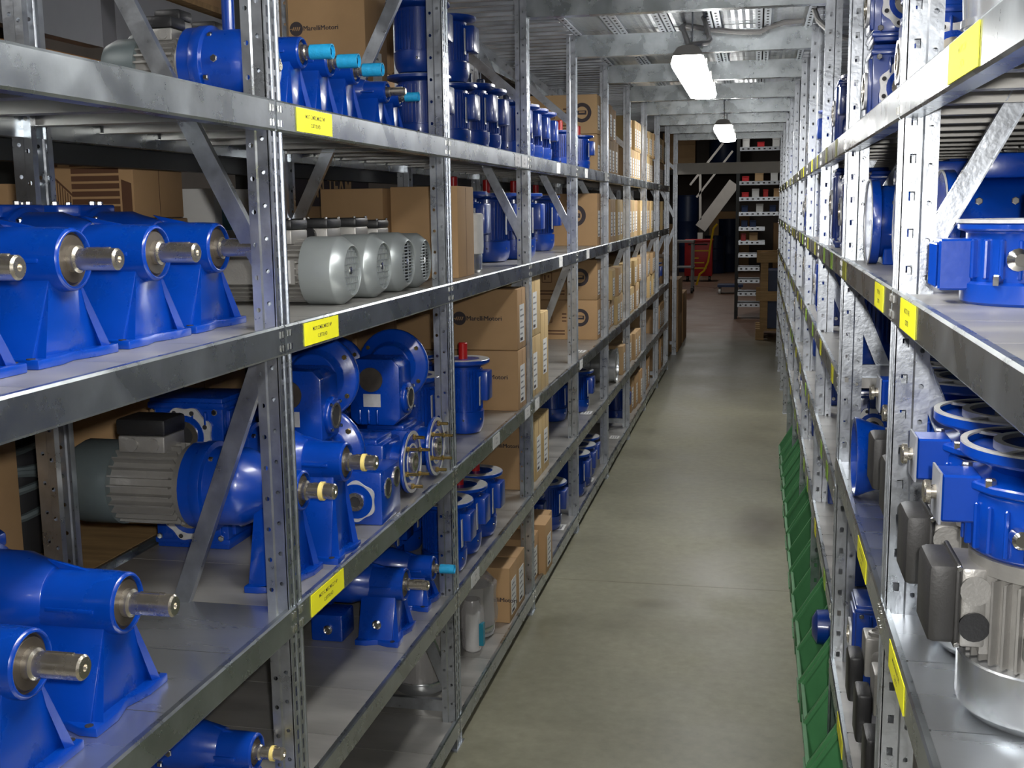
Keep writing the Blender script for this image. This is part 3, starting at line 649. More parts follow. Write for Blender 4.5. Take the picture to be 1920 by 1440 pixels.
def variator(label, group=None, shaft='teal', m='blue'):
    """vertical speed variator on its motor; local +x looks into the aisle"""
    t = thing('variator_gearmotor', label, 'gearbox', group=group)
    MB().lathe([(.086, 0), (.096, .005), (.109, .018), (.111, .028), (.111, .086), (.108, .088)], 'silver', n=40).build('fan_cowl', t)
    mb = MB(); mb.lathe([(.088, .075), (.088, .205), (.100, .21), (.102, .232)], 'alu', n=28); radial_fins(mb, .088, .014, .09, .205, 34, .0034, 'alu', 'z'); mb.b2(.05, .092, -.048, .048, .10, .215, 'alu')
    for zz in (.11, .165): mb.b2(.03, .045, -.104, -.08, zz, zz + .028, 'alu')
    mb.build('motor_body', t)
    tb = rbox(.085, .118, -.050, .050, .108, .218, 'alu', 'terminal_box', t, .005)
    for k, zz in enumerate((.138, .188)): MB().lathe([(.020, 0), (.020, .004), (.012, .005), (.012, .002)], 'alu' if k else 'black', (.100, -.054, zz), 'y', 18).build('cable_plug', tb)
    lid = rbox(.119, .160, -.053, .053, .112, .222, 'greyblack', 'terminal_box_lid', t, .010); rbox(.119, .126, -.056, .056, .108, .226, 'greyblack', 'lid_rim', lid, .003); bolts(lid, [(.122, -.0565, .114), (.122, -.0565, .220)], .004, -.003, 'y')
    z = .228
    mb = MB(); mb.lathe([(.088, z), (.104, z + .010), (.107, z + .088), (.102, z + .094)], m, n=32); radial_fins(mb, .105, .007, z + .014, z + .078, 26, .006, m, 'z'); mb.lathe([(.104, z + .092), (.117, z + .095), (.117, z + .106), (.085, z + .112), (.070, z + .125)], m, n=14); mb.build('gear_housing', t, bevel=.002)
    zc = z + .078; mb = MB(); mb.b2(.095, .146, -.036, .026, zc - .030, zc + .034, m); c = mb.build('control_box', t, bevel=.003); MB().b2(.146, .149, -.039, .029, zc - .033, zc + .037, 'board').build('gauge_plate', c)
    MB().lathe([(.010, .149), (.010, .156), (.016, .157), (.016, .163), (.014, .165)], 'steel', (0, -.005, zc + .004), 'x', 18).build('hand_knob', c)
    bolts(t, [(.109 * math.cos(a), .109 * math.sin(a), z + .105) for a in [R(20 + 51 * k) for k in range(7)]], .0075, .010, m='steel')
    MB().lathe([(.012, 0), (.012, -.022), (.008, -.026)], 'chrome', (.06, -.09, zc - .03), 'y', 12).build('oil_plug', t)
    flange_top(t, z + .132, m)
    MB().lathe([(.0165, z + .14), (.0165, z + .235), (.014, z + .238)], shaft, n=18).build('shaft_sleeve', t)
    return t
def low_variator(label, group=None, shaft='turq', m='blue'):
    """short finned variator standing on its base ring"""
    t = thing('variator_gearbox', label, 'gearbox', group=group)
    MB().lathe([(.098, 0), (.102, .004), (.102, .030), (.097, .034)], m, n=40).build('base_ring', t)
    mb = MB(); mb.lathe([(.094, .03), (.096, .105), (.108, .108), (.108, .118)], m, n=40); radial_fins(mb, .095, .008, .038, .095, 24, .007, m, 'z'); mb.b2(-.02, .03, -.115, -.08, .05, .105, m); mb.build('gear_housing', t, bevel=.002)
    MB().ring(.085, .110, .118, .123, 'plate', n=44).build('flange_face', t); MB().lathe([(.085, .116), (.04, .112)], m, n=36).build('flange_plate', t)
    MB().lathe([(.0155, .112), (.0155, .166), (.013, .169)], shaft, n=18).build('shaft_sleeve', t)
    mb = MB(); mb.b2(.09, .138, -.03, .03, .02, .095, m)
    for k in range(5): mb.b2(.138, .144, -.028 + k * .013, -.022 + k * .013, .024, .09, m)
    mb.build('side_cover', t, bevel=.003); MB().lathe([(.014, -.098), (.016, -.104), (.016, -.112), (.009, -.118), (.009, -.130)], 'chrome', (.045, 0, .068), 'y', 14).build('oil_plug', t)
    bolts(t, [(.10 * math.cos(a), .10 * math.sin(a), .031) for a in [R(10 + 60 * k) for k in range(6)]], .008, .014, m='chrome')
    return t

def box_motor(label, group=None):
    """small grey motor standing upright, cast terminal box on top side and black lid hanging to the aisle"""
    t = thing('electric_motor', label, 'motor', group=group)
    MB().lathe([(.05, 0), (.066, .012), (.07, .03), (.07, .08), (.067, .082)], 'silver', n=28).build('fan_cowl', t)
    mb = MB(); mb.lathe([(.058, .07), (.058, .20), (.066, .205), (.066, .225)], 'alu', n=24); radial_fins(mb, .058, .010, .085, .20, 24, .003, 'alu', 'z'); mb.build('motor_body', t)
    b = rbox(.045, .112, -.040, .040, .135, .235, 'alu', 'terminal_box', t, .006); MB().lathe([(.020, .235), (.020, .243), (.013, .245), (.013, .241)], 'alu', (.082, -.012, 0), 'z', 16).build('cable_plug', b); MB().lathe([(.019, -.040), (.019, -.050), (.012, -.052)], 'alu', (.078, 0, .185), 'y', 16).build('cable_plug', b)
    rbox(.113, .148, -.044, .044, .07, .185, 'black', 'terminal_box_lid', t, .008)
    MB().lathe([(.06, .225), (.075, .23), (.075, .245), (.03, .26)], 'blue', n=28).build('flange', t)
    return t
_cm = {}
def carton_body(w_, d_, h_, m):
    key = (round(w_, 3), round(d_, 3), round(h_, 3), m)
    if key not in _cm: _cm[key] = MB().b2(-w_ / 2, w_ / 2, -d_ / 2, d_ / 2, 0, h_, m).mesh('carton_body', bevel=.0035, seg=2)
    return _cm[key]
def carton(label, x0, x1, y0, y1, z, h, m='carton', pr=None, sticker=True, group=None, tape='y', name='carton', sides=True):
    w_, d_ = x1 - x0, y1 - y0
    t = thing(name, label, 'carton', ((x0 + x1) / 2, (y0 + y1) / 2, z), 0, group)
    link('carton_body', carton_body(w_, d_, h, m), t)
    sm = MB()
    if tape == 'y':      # flap seam runs in depth, over the aisle face
        sm.b2(w_ / 2 - .004, w_ / 2 + .0004, -.0011, .0011, .004, h - .004, 'brownink') if sides else None
        sm.b2(-w_ / 2 + .004, w_ / 2 - .004, -.0012, .0012, h - .004, h + .0004, 'brownink')
    else:
        sm.b2(-.0012, .0012, -d_ / 2 + .004, d_ / 2 - .004, h - .004, h + .0004, 'brownink')
    sm.build('flap_seam', t)
    if sticker:
        sw = min(d_ * .62, .085); sh = min(h * .62, .15); zc = h * .42
        s_ = MB(); s_.b2(w_ / 2, w_ / 2 + .0010, -sw / 2, sw / 2, zc - sh / 2, zc + sh / 2, 'paper')
        for k in range(5):
            zz = zc + sh * (.36 - k * .16); s_.b2(w_ / 2 + .0010, w_ / 2 + .0014, -sw * .40, sw * (.40 if k % 2 else .12), zz - sh * .022, zz + sh * .022, 'inkgrey')
        s_.b2(w_ / 2 + .001, w_ / 2 + .0014, -sw * .4, sw * .1, zc - sh * .46, zc - sh * .38, 'ink')
        s_.build('sticker', t)
    if pr: pr(t, w_, d_, h)
    return t
def pr_marelli(zf=.5, cx=0.0, size=.026, logo=True):
    def f(t, w_, d_, h):
        p = MB(); y = -d_ / 2 - .0006; z = h * zf
        [text_into(p, 'MarelliMotori', size, 'ink', (cx + .03 + q_ * size * .028, y - .0001 * q_, z), (1, 0, 0), (0, 0, 1), 'CENTER') for q_ in (-1, 0, 1)]
        if logo:
            r = size * 1.05; xx = cx - size * 3.05 - r * .8 + .03
            p.lathe([(r, 0), (r, .0008)], 'ink', (xx, y, z), 'y', 28)
            for k in range(4): p.add([(xx - r * .62 + k * r * .30 + dx, y - .0006, z + dz) for dx, dz in ((0, -r * .26), (r * .16, -r * .26), (r * .36, r * .26), (r * .20, r * .26))], [(0, 1, 2, 3)], 'carton')
            p.add([(xx + dx, y - .0006, z + dz) for dx, dz in ((-r * .95, -r * .05), (-r * .3, -r * .05), (-r * .28, r * .05), (-r * .95, r * .05))], [(0, 1, 2, 3)], 'carton')
        p.build('printed_logo', t)
    return f
def pr_ring(xf=.78, zf=.5, r=.055, extra=True):
    def f(t, w_, d_, h):
        p = MB(); y = -d_ / 2 - .0006; xx = -w_ / 2 + w_ * xf; z = h * zf
        p.ring(r * .62, r, 0, .0006, 'ink', (xx, y, z), 'y', 32)
        p.box((xx, y, z), (r * .95, .0008, r * .42), 'ink'); p.box((xx, y - .0004, z + r * .06), (r * .6, .0006, r * .14), 'carton')
        if extra:
            x2 = -w_ / 2 + w_ * .30; q = r * .55
            for a, b, c_, d2 in ((0, q, q * 2, .14 * q), (0, -q, q * 2, .14 * q), (-q, 0, .14 * q, q * 2), (q, 0, .14 * q, q * 2), (-q * .4, 0, q * .3, q), (q * .35, q * .2, q * .35, q * .5)): p.box((x2 + a, y, z + b), (c_, .0006, d2), 'brownink')
            for k in range(3): p.box((x2 + w_ * .24, y, z + (k - 1) * r * .4), (r * .5, .0006, r * .16), 'brownink')
            for k in range(2): p.box((x2 + .02, y, h * (.14 + .08 * k)), (w_ * .4, .0006, .008), 'brownink')
        p.build('printed_mark', t)
    return f
# ------------------------------------------------------------------ stock on the left rack (aisle face at x = -.87)
ORD = ['near', 'first', 'second', 'third', 'fourth', 'fifth', 'sixth', 'seventh', 'eighth', 'ninth', 'tenth']
def btw(b): return 'between the %s and %s uprights' % (ORD[b], ORD[b + 1])
A_, B_, C_, D_, E_ = (z - .007 for z in (1.841, 1.427, .879, .498, .096))     # tops of the panels
def put(o, x, y, z, rz=0.0, sc=None):
    o.location = (x, y, z); o.rotation_euler = (0, 0, rz)
    if sc: o.scale = (sc, sc, sc)
    return o
# --- level B, near bay: row of foot-mounted gearboxes with bare shafts
g0 = gear_unit('x', h=.152, hr=.047, group='big blue gearboxes on the second shelf')
gl = 'large blue foot-mounted gearbox with bare shaft, in the row under the cartons'
put(g0, -.992, 2.005, B_); g0['label'] = 'large blue foot-mounted gearbox with bare shaft, nearest the first upright, under the picture carton'
for y, l in ((1.772, 'second'), (1.53, 'third'), (1.295, 'fourth')): dup(g0, (-.990, y, B_), 0, 'large blue foot-mounted gearbox, %s from the first upright in the row of four' % l)
# --- level C, near bay
g1 = gear_unit('x', h=.172, hr=.0475, fw=.105, sr=.0175, sl=.078, group='big blue gearboxes on the third shelf')
gl = 'large blue gearbox with bare shaft standing on the otherwise bare shelf'
put(g1, -.938, 1.527, C_); g1['label'] = 'large blue gearbox with bare shaft next to the bare stretch of shelf'; dup(g1, (-.938, 1.285, C_), 0, 'large blue gearbox with bare shaft, farther from the bare stretch of shelf')
# --- level C, second bay: geared motors with yellow bands, worm gearboxes
gm = gear_unit('blue geared motor with grey finned motor and yellow-banded shaft behind the first upright', h=.196, hr=.042, hl=.10, sr=.0165, sl=.068, fw=.092, cap='band', motor=.090, case=False, mlen=.28, R2k=1.95)
put(gm, -.905, 2.155, C_)
gm2 = gear_unit('blue gearbox with yellow-banded shaft between the geared motor and the worm gearboxes', h=.215, hr=.044, hl=.12, sr=.0165, sl=.068, fw=.075, cap='band', motor=None, case=False, R2k=1.6)
put(gm2, -.880, 2.345, C_)
# two-shelf stack of worm gearboxes
nf = nut_flange_gearbox('blue worm gearbox with brass studs on its aisle flange, nearest the second upright'); put(nf, -.905, 3.06, C_)
nf2 = nut_flange_gearbox('blue worm gearbox with a bare scalloped ring beside the yellow-banded shaft', studs=False); put(nf2, -.885, 2.66, C_)
nf3 = dup(nf, (-.915, 2.855, C_), 0, 'blue worm gearbox with brass studs, between the scalloped ring and the other studded one')
w0 = worm_gearbox('x', group='upper worm gearboxes'); wl = 'blue worm gearbox with round flange and white nameplate, stacked over the studded ones'
put(w0, -.985, 2.52, C_ + .214); dup(w0, (-.985, 2.515, C_), 0, 'blue worm gearbox under the flanged one above the banded shafts', sc=1.15); w0['label'] = 'blue worm gearbox with round flange and nameplate, stacked above the yellow-banded shafts'
dup(w0, (-.955, 3.02, C_ + .176), 0, wl); dup(w0, (-1.14, 2.76, C_ + .15), 0, 'blue worm gearbox with round flange behind the upper stacked ones', 'back worm gearboxes'); dup(w0, (-1.155, 3.06, C_ + .15), 0, 'blue worm gearbox with round flange behind the upper stacked ones', 'back worm gearboxes')
for x, y in ((-1.19, 2.60), (-1.14, 2.79), (-1.14, 2.98)): dup(nf2, (x, y, C_), 0, 'blue worm gearbox hidden low behind the studded ones', 'hidden low gearboxes')
rg0 = ring_gearbox('blue worm gearbox with bare scalloped ring behind the diagonal brace', m='blue', Hh=.17, zc=.085, kk=1.05, W=.09); put(rg0, -1.17, 2.41, C_ + .182)
rg1 = dup(rg0, (-1.17, 2.41, C_), 0, 'blue gearbox under the scalloped one behind the diagonal brace')
# vertical motors with red caps behind
fm0 = flange_motor('x', r=.072, H=.26, cap='red', group='red-capped motors behind the worm gearboxes'); fl = 'blue flange motor with red shaft cap behind the worm gearboxes'
put(fm0, -1.22, 3.33, C_); fm0['label'] = fl
fm1 = dup(fm0, (-1.04, 3.38, C_), 0, fl)
dup(fm0, (-.985, 3.78, C_), 0, 'blue flange motor standing beside the stacked cartons at the second upright')
dup(fm0, (-1.21, 3.62, C_), 0, fl); dup(fm0, (-1.2, 3.90, C_), 0, fl)
# --- level A: row of small gearboxes with turquoise sleeves
ga = gear_unit('x', h=.150, hr=.034, hl=.11, sr=.0138, sl=.062, fw=.075, cap='turq', case=False, motor=.06, mlen=.16, group='gearboxes with turquoise sleeves on the top shelf')
al = 'blue geared motor with turquoise sleeved shaft on the top shelf'
put(ga, -.985, 2.44, A_); ga['label'] = al + ', nearest the first upright'
for y, l in ((2.61, ', second from the first upright'), (2.785, ', beside the bare-shaft gearbox')): dup(ga, (-.985, y, A_), 0, al + l)
gb = gear_unit('smaller blue gearbox with bare shaft at the end of the turquoise-sleeved row', h=.118, hr=.028, hl=.09, sr=.0105, sl=.05, fw=.07, case=False, motor=.06); put(gb, -.975, 3.00, A_)
dup(ga, (-.985, 3.145, A_), 0, 'smaller blue gearbox with turquoise sleeve beside the second upright', sc=.78)
gg = gear_unit('blue gearbox with grey motor and black terminal box before the first upright', h=.097, hr=.050, hl=.03, sr=.012, sl=.02, fw=.08, case=False, motor=.062, mlen=.19); put(gg, -.972, 2.235, A_); MB().lathe([(.013, .16), (.013, .36)], 'navy', (-.09, .0, 0), 'z', 14).build('vent_pipe', gg)
# vertical motors on the top shelf
va = flange_motor('x', r=.078, H=.215, cap=None, m='navy', group='stacked motors on the top shelf'); vl = 'dark blue flange motor in the double stack on the top shelf'
put(va, -1.035, 3.50, A_ + .218); va['label'] = 'dark blue flange motor, upper one of the stack beside the logo carton'
for x, y, z, l in ((-1.035, 3.50, A_, 'lower one of the stack beside the logo carton'), (-1.02, 3.78, A_, 'lower one of the stack before the motor row'), (-1.02, 3.78, A_ + .218, 'upper one of the stack before the motor row')): dup(va, (x, y, z), 0, 'dark blue flange motor, ' + l)
vb = flange_motor('x', r=.075, H=.235, cap='jeans', capl=.035, m='navy', group='motor row on the top shelf'); vl = 'dark blue flange motor with silver nameplate in the row on the top shelf'
ys = (3.98, 4.17, 4.62, 4.82, 5.03, 5.24)
put(vb, -1.0, ys[0], A_); vb['label'] = vl
for y in ys[1:]: dup(vb, (-1.0, y, A_), 0, vl)
for y in (4.08, 4.66, 4.95): dup(vb, (-1.22, y, A_), 0, vl)
vc = flange_motor('blue flange motor with red cap standing alone before the round-logo cartons', r=.07, H=.20, cap='red', m='blue'); put(vc, -.985, 6.40, A_)
dup(vc, (-1.01, 5.95, A_), 0, 'blue flange motor with red cap between the motor row and the round-logo cartons')
# --- level B, second bay: silver fan motors
f0 = fan_motor('grey electric motor with nameplate, fan grille to the aisle, next to the first upright'); put(f0, -.925, 2.545, B_)
f1 = dup(f0, (-.918, 2.755, B_), 0, 'grey electric motor with square-mesh fan grille, second in its row')
f2 = fan_motor('grey electric motor with slatted fan grille, third in its row', grille='slat', plate=False); put(f2, -.915, 2.955, B_)
dup(f2, (-.918, 3.30 - .17, B_), 0, 'grey electric motor with slatted fan grille nearest the second upright', sc=.96)
# tall cartons behind the fan motors
carton('tall plain brown carton with taped edge beside the second upright', -1.155, -.932, 3.545, 3.755, B_, .292, 'carton', sticker=False)
carton('plain brown carton standing behind the grey fan motors', -1.375, -1.165, 3.50, 3.80, B_, .288, 'carton', sticker=False)
# level B bay 2: plastic-wrapped thing, motors with red caps
pw = thing('wrapped_motor', 'small motor wrapped in paper and film beside the tall carton', 'motor', (-.975, 3.87, B_))
MB().lathe([(.032, 0), (.04, .01), (.042, .06), (.04, .065)], 'silver', n=20).build('fan_cowl', pw); MB().lathe([(.045, .066), (.047, .09), (.046, .20), (.04, .205)], 'paper', n=14).build('paper_wrap', pw)
vd = flange_motor('x', r=.098, H=.285, cap='red', capl=.05, m='navy', group='big motors on the second shelf'); vl = 'big dark blue flange motor with red cap on the second shelf beyond the tall carton'
put(vd, -1.10, 4.13, B_, 0); vd['label'] = vl
for x, y in ((-1.10, 4.66), (-1.04, 4.92), (-1.1, 5.22), (-1.12, 5.85)): dup(vd, (x, y, B_), 0, vl)
yc_ = MB().lathe([(.017, 0), (.017, .035), (.014, .038)], 'yelcap', n=14).mesh('shaft_cap')
# --- level C, third bay: logo cartons
carton('brown carton printed with dark round logo, lower of the stacked pair', -1.36, -.880, 4.205, 4.365, C_, .232, 'carton', pr_marelli(.56, .10, .025))
carton('brown carton printed with dark round logo, upper of the stacked pair', -1.36, -.880, 4.205, 4.365, C_ + .234, .232, 'carton', pr_marelli(.52, .08, .025))
for k in range(2):
    carton('yellowish carton with white sticker in the stack beyond the third upright', -1.25, -.885, 4.445, 4.70, C_ + .25 * k, .248, 'cartony', group='cartons beyond the third upright')
carton('narrow yellowish carton at the end of the stack beyond the third upright', -1.20, -.885, 4.71, 4.88, C_, .33, 'cartony')
# level C, bay 4: round-logo cartons
for k in range(2):
    carton('carton with dark ring logo and printed square, %s of the pair before the box rows' % ('lower' if k == 0 else 'upper'), -1.33, -.905, 6.60, 6.76, C_ + .235 * k, .233, 'carton', pr_ring(.76, .56, .052))
carton('carton with dark ring logo on the second shelf before the box rows', -1.33, -.905, 6.60, 6.76, B_, .30, 'carton', pr_ring(.70, .58, .062, False))
for k in range(2):
    carton('carton with dark ring logo on the top shelf, %s one' % ('lower' if k == 0 else 'upper'), -1.30, -.905, 6.60, 6.76, A_ + .222 * k, .220, 'cartonl', pr_ring(.78, .54, .055))
# --- level D
gd = gear_unit('blue gearbox with bare shaft and bright oil plugs above the empty bottom shelf', h=.148, hr=.044, hl=.12, sr=.0135, sl=.062, fw=.085, case=False, motor=.07, mlen=.14); put(gd, -.908, 2.835, D_)
rbox(-.25, -.16, -.075, .02, 0, .075, 'blue', 'drain_box', gd, .006)
for p in ((-.06, -.079, .06), (-.2, -.075, .035)): MB().lathe([(.013, 0), (.013, -.006), (.009, -.010), (.009, -.006)], 'chrome', p, 'y', 14).build('oil_plug', gd)
ge = gear_unit('blue gearbox with turquoise sleeved shaft on the low shelf near the second upright', h=.110, hr=.036, hl=.10, sr=.0115, sl=.055, fw=.07, cap='turq', case=False, motor=.062, mlen=.12); put(ge, -.905, 3.095, D_)
gf = gear_unit('small blue gearbox with yellow-banded shaft under the bare shelf', h=.11, hr=.036, hl=.10, sr=.0125, sl=.055, fw=.075, cap='band', case=False, motor=.065); put(gf, -.93, 1.93, D_)
vf = flange_motor('x', r=.075, H=.235, cap='red', capl=.03, group='flange motors on the low shelf'); vl = 'blue flange motor with bare flange face on the low shelf'
put(vf, -.965, 3.42, D_); vf['label'] = 'blue flange motor on the low shelf nearest the second upright'
for x, y, l in ((-.965, 3.62, 'second from the second upright'), (-.96, 3.83, 'third from the second upright'), (-1.17, 3.40, 'behind the one nearest the second upright'), (-1.17, 3.62, 'in the back row, farther from the second upright')): dup(vf, (x, y, D_), 0, 'blue flange motor on the low shelf, ' + l)
carton('brown carton with printed word behind the third upright on the low shelf', -1.33, -.92, 4.48, 4.62, D_, .335, 'carton', pr_marelli(.55, .09, .024, False), tape='x')
for k in range(2): carton('yellowish carton with slit top on the low shelf', -1.28, -.90, 4.63 + k * .17, 4.79 + k * .17, D_, .26, 'cartony', group='yellowish cartons on the low shelf')
vh = flange_motor('x', r=.085, H=.24, cap=None, m='navy', group='dark motors in the far low bays'); vl = 'dark blue motor in the far bays of the low shelves'
put(vh, -1.08, 6.05, D_); vh['label'] = vl
for x, y, z in ((-1.0, 6.35, D_), (-1.05, 5.06, E_), (-.99, 5.33, E_), (-1.24, 5.30, E_), (-.97, 6.0, E_), (-.97, 6.22, E_), (-.98, 6.45, E_), (-1.17, 6.64, E_), (-1.0, 8.3, E_), (-1.0, 10.75, C_), (-1.0, 11.1, C_)): dup(vh, (x, y, z), 0, vl)
# silver duct elbow
sv = thing('duct_spiral', 'bright galvanised round duct piece on the low shelf', 'duct', (-1.0, 7.47, D_))
MB().lathe([(.10, -.16), (.108, -.15), (.108, -.06), (.1, -.055), (.108, -.05), (.108, .05), (.1, .055), (.108, .06), (.108, .10)], 'silver', (0, 0, .11), 'x', 28).build('duct_body', sv); MB().ring(.102, .118, .10, .108, 'silver', (0, 0, .11), 'x', 28).build('duct_rim', sv)
# --- level E: cartons, wrapped motors
carton('long brown carton with printed word on the bottom shelf, next to the wrapped motor', -1.34, -.885, 4.025, 4.165, E_, .215, 'carton', pr_marelli(.42, .16, .024, False), tape='x')
carton('long brown carton behind the printed one on the bottom shelf', -1.34, -.885, 4.17, 4.31, E_, .215, 'carton', tape='x')
for k in range(3): carton('long brown carton with open slit beyond the third upright on the bottom shelf', -1.30, -.885 + (.03 if k == 1 else 0), 4.45 + k * .165, 4.61 + k * .165, E_, .20 + .02 * (k % 2), 'carton', group='long cartons on the bottom shelf', tape='x')
def wrapped(label, sc=1.0):
    t = thing('wrapped_motor', label, 'motor')
    MB().lathe([(.07, 0), (.082, .01), (.085, .04), (.083, .045)], 'silver', n=28).build('fan_cowl', t)
    mb = MB(); mb.lathe([(.068, .04), (.068, .19)], 'alu', n=20); radial_fins(mb, .068, .012, .05, .18, 24, .004, 'alu', 'z'); mb.build('motor_body', t)
    MB().lathe([(.092, .05), (.096, .09), (.088, .15), (.094, .2), (.06, .235), (.02, .245)], 'wrap', n=11, cap=(False, True)).build('plastic_film', t)
    return t
wr = wrapped('grey motor wrapped in clear film on the bottom shelf behind the second upright'); put(wr, -1.05, 3.40, E_)
w2 = dup(wr, (-1.0, 3.90, E_), 0, 'grey motor wrapped in clear film on the bottom shelf against the printed carton')
tb = thing('wrapped_bottle', 'clear bagged package with a teal tag before the wrapped motor', 'package', (-.96, 3.745, E_))
MB().lathe([(.03, 0), (.042, .02), (.044, .15), (.03, .19)], 'wrap', n=12).build('plastic_bag', tb); MB().b2(.03, .046, -.03, -.005, .03, .11, 'teal').build('teal_tag', tb); MB().lathe([(.028, .004), (.028, .14)], 'paper', n=12).build('contents', tb)
# --- far bays: rows of narrow cartons with white stickers
def box_row(b, z, h, wmin, wmax, label, group, mm=('cartony', 'cartonl'), y0=None, y1=None, rows=1, x1=-.89):
    for r_ in range(rows):
        y = (PY[b] if y0 is None else y0) + .045
        while True:
            w_ = random.choice([wmin, (wmin + wmax) / 2, wmax])
            if y + w_ > (PY[b + 1] if y1 is None else y1) - .04: break
            carton(label, x1 - .40 + (.02 if r_ else 0), x1 - random.choice([0, .012, .022]), y, y + w_ - .004, z + r_ * (h + .002), h, random.choice(mm), group=group)
            y += w_
for b in (6, 7, 8): box_row(b, A_, .215, .12, .16, 'narrow pale carton on the top shelf, ' + btw(b), 'pale cartons on the top shelf, bay ' + ORD[b], rows=2)
box_row(5, A_, .21, .15, .19, 'carton with white stickers stacked on the top shelf next to the ring logos', 'stickered cartons on the top shelf', ('cartonl', 'carton'), rows=2, y1=7.65)
for b in (5, 6, 7, 8): box_row(b, B_, .27, .13, .18, 'stickered carton on the second shelf, ' + btw(b), 'cartons on the second shelf, bay ' + ORD[b])
for b in (5, 6, 7): box_row(b, C_, .185, .13, .18, 'small stickered carton on the third shelf, ' + btw(b), 'cartons on the third shelf, bay ' + ORD[b], rows=2)
box_row(7, D_, .20, .16, .22, 'carton with white sticker on the low shelf past the round duct', 'far cartons on the low shelf', y0=7.75, y1=9.2)
box_row(8, D_, .22, .16, .22, 'brown carton at the end of the low shelf', 'end cartons of the low shelf', ('carton',))
box_row(7, E_, .26, .2, .26, 'large carton in the far bays of the bottom shelf', 'far cartons of the bottom shelf', ('carton', 'cartony'), y0=8.5, y1=10.2)
box_row(8, E_, .3, .22, .28, 'large carton at the very end of the bottom shelf', 'end cartons of the bottom shelf', ('carton',))
# boxes piled past the last shelf bay
for k, (z, h) in enumerate(((0, .42), (.422, .40), (.824, .30))):
    carton('large brown carton in the pile between the last two uprights', -1.32, -.93, 11.68, 12.68, z, h, 'carton', sticker=False, group='pile past the last shelf')
# ------------------------------------------------------------------ stock on the right rack (aisle face at x = .228)
def pr_(o, x, y, z, label=None, sc=1.0):
    o.location = (x, y, z); o.rotation_euler = (0, 0, 0); o.scale = (-sc, sc, sc)
    if label: o['label'] = label
    return o
def dupr(root, x, y, z, label=None, sc=1.0, group=None): return dup(root, (x, y, z), 0, label, group, (-sc, sc, sc))
a_, b_, e_, l_ = 1.824, 1.491, .942, .369
c2, d2, f2 = 1.171, .855, .521
va1 = variator('speed variator with grey motor, black terminal box and teal shaft beside the first upright'); pr_(va1, .392, 1.838, e_)
dupr(va1, .392, 1.596, e_, 'speed variator with grey motor and black terminal box standing on the shiny open shelf')
for i, (x, y) in enumerate(((.682, 1.80), (.682, 1.555), (.682, 1.3))): dupr(va1, x, y, e_, 'speed variator in the back row behind the two motors with black boxes', group='back row of variators')
for y, l in ((2.20, 'right behind the first upright'), (2.445, 'next to the flared bell housing')): dupr(va1, .40, y, e_, 'speed variator with black terminal box ' + l, group='variators behind the first upright')
for y in (2.26, 2.52, 2.8): dupr(va1, .685, y, e_, 'speed variator in the back row behind the first upright', group='back variators behind the upright')
# flared blue housing
ch = thing('flared_housing', 'bright blue flared bell housing lying on the shelf behind the black terminal boxes', 'housing', (.33, 2.80, e_))
MB().lathe([(.045, .10), (.055, .03), (.085, -.06), (.095, -.085), (.095, -.092), (.088, -.092), (.05, .0)], 'blue', (0, 0, .096), 'x', 32, (True, False)).build('bell', ch)
MB().ring(.045, .06, .095, .11, 'blue', (0, 0, .096), 'x', 28).build('rear_flange', ch); bolts(ch, [(.11, .052 * math.cos(a), .096 + .052 * math.sin(a)) for a in (0, 1.57, 3.14, 4.71)], .005, .006, 'x')
# grey motors with black terminal boxes, low shelf
gm_l = ('grey motor with black terminal box low under the shiny shelf')
for i, y in enumerate((2.34, 2.56, 2.78)):
    (pr_(box_motor(gm_l + (', nearest the first upright', ', between its two neighbours', ', beside the small blue gearbox')[i], 'grey motors on the low shelf'), .385, y, l_))
rb1 = ring_gearbox('small blue gearbox on the low shelf next to the grey motors'); pr_(rb1, .27, 3.02, l_, sc=.9)
# variator on its base ring, second shelf
vb1 = low_variator('blue finned variator with turquoise shaft on the open second shelf'); pr_(vb1, .40, 1.81, b_)
dupr(vb1, .64, 1.62, b_, 'blue finned variator in the back behind the open second shelf', group='back variators of the second shelf'); dupr(vb1, .65, 1.88, b_, 'blue finned variator in the back behind the open second shelf', group='back variators of the second shelf')
dupr(vb1, .66, 1.36, b_, 'blue finned variator in the back behind the open second shelf', group='back variators of the second shelf')
dr = thing('drum_gearmotor', 'round blue gear motor with bare flange edge between the first two uprights', 'motor', (.30, 2.98, b_))
f_ = MB().lathe([(.085, -.03), (.102, -.03), (.104, -.026), (.104, -.010), (.1, -.008)], 'blue', (0, 0, .104), 'x', 36).build('flange', dr); MB().ring(.1, .1045, -.0325, -.030, 'plate', (0, 0, .104), 'x', 36).build('flange_edge', f_)
mb = MB(); mb.lathe([(.088, -.01), (.09, .13), (.08, .15), (.07, .25), (.05, .26)], 'blue', (0, 0, .104), 'x', 32); mb.b2(-.0, .16, -.07, .07, 0, .04, 'blue'); mb.build('body', dr, bevel=.003)
bolts(dr, [(.02, -.091, .06), (.08, -.091, .06), (.02, -.091, .15), (.08, -.091, .15)], .007, -.006, 'y')
rbox(.03, .13, -.05, .05, .19, .235, 'blue', 'terminal_box', dr, .006); MB().lathe([(.02, 0), (.02, -.01), (.012, -.012), (.012, -.006)], 'chrome', (.11, -.088, .075), 'y', 16).build('oil_plug', dr)
dup(dr, (.33, 2.62, b_), 0, 'round blue gear motor partly hidden behind the first upright')
dup(dr, (.36, 2.25, b_), 0, 'round blue gear motor right behind the first upright')
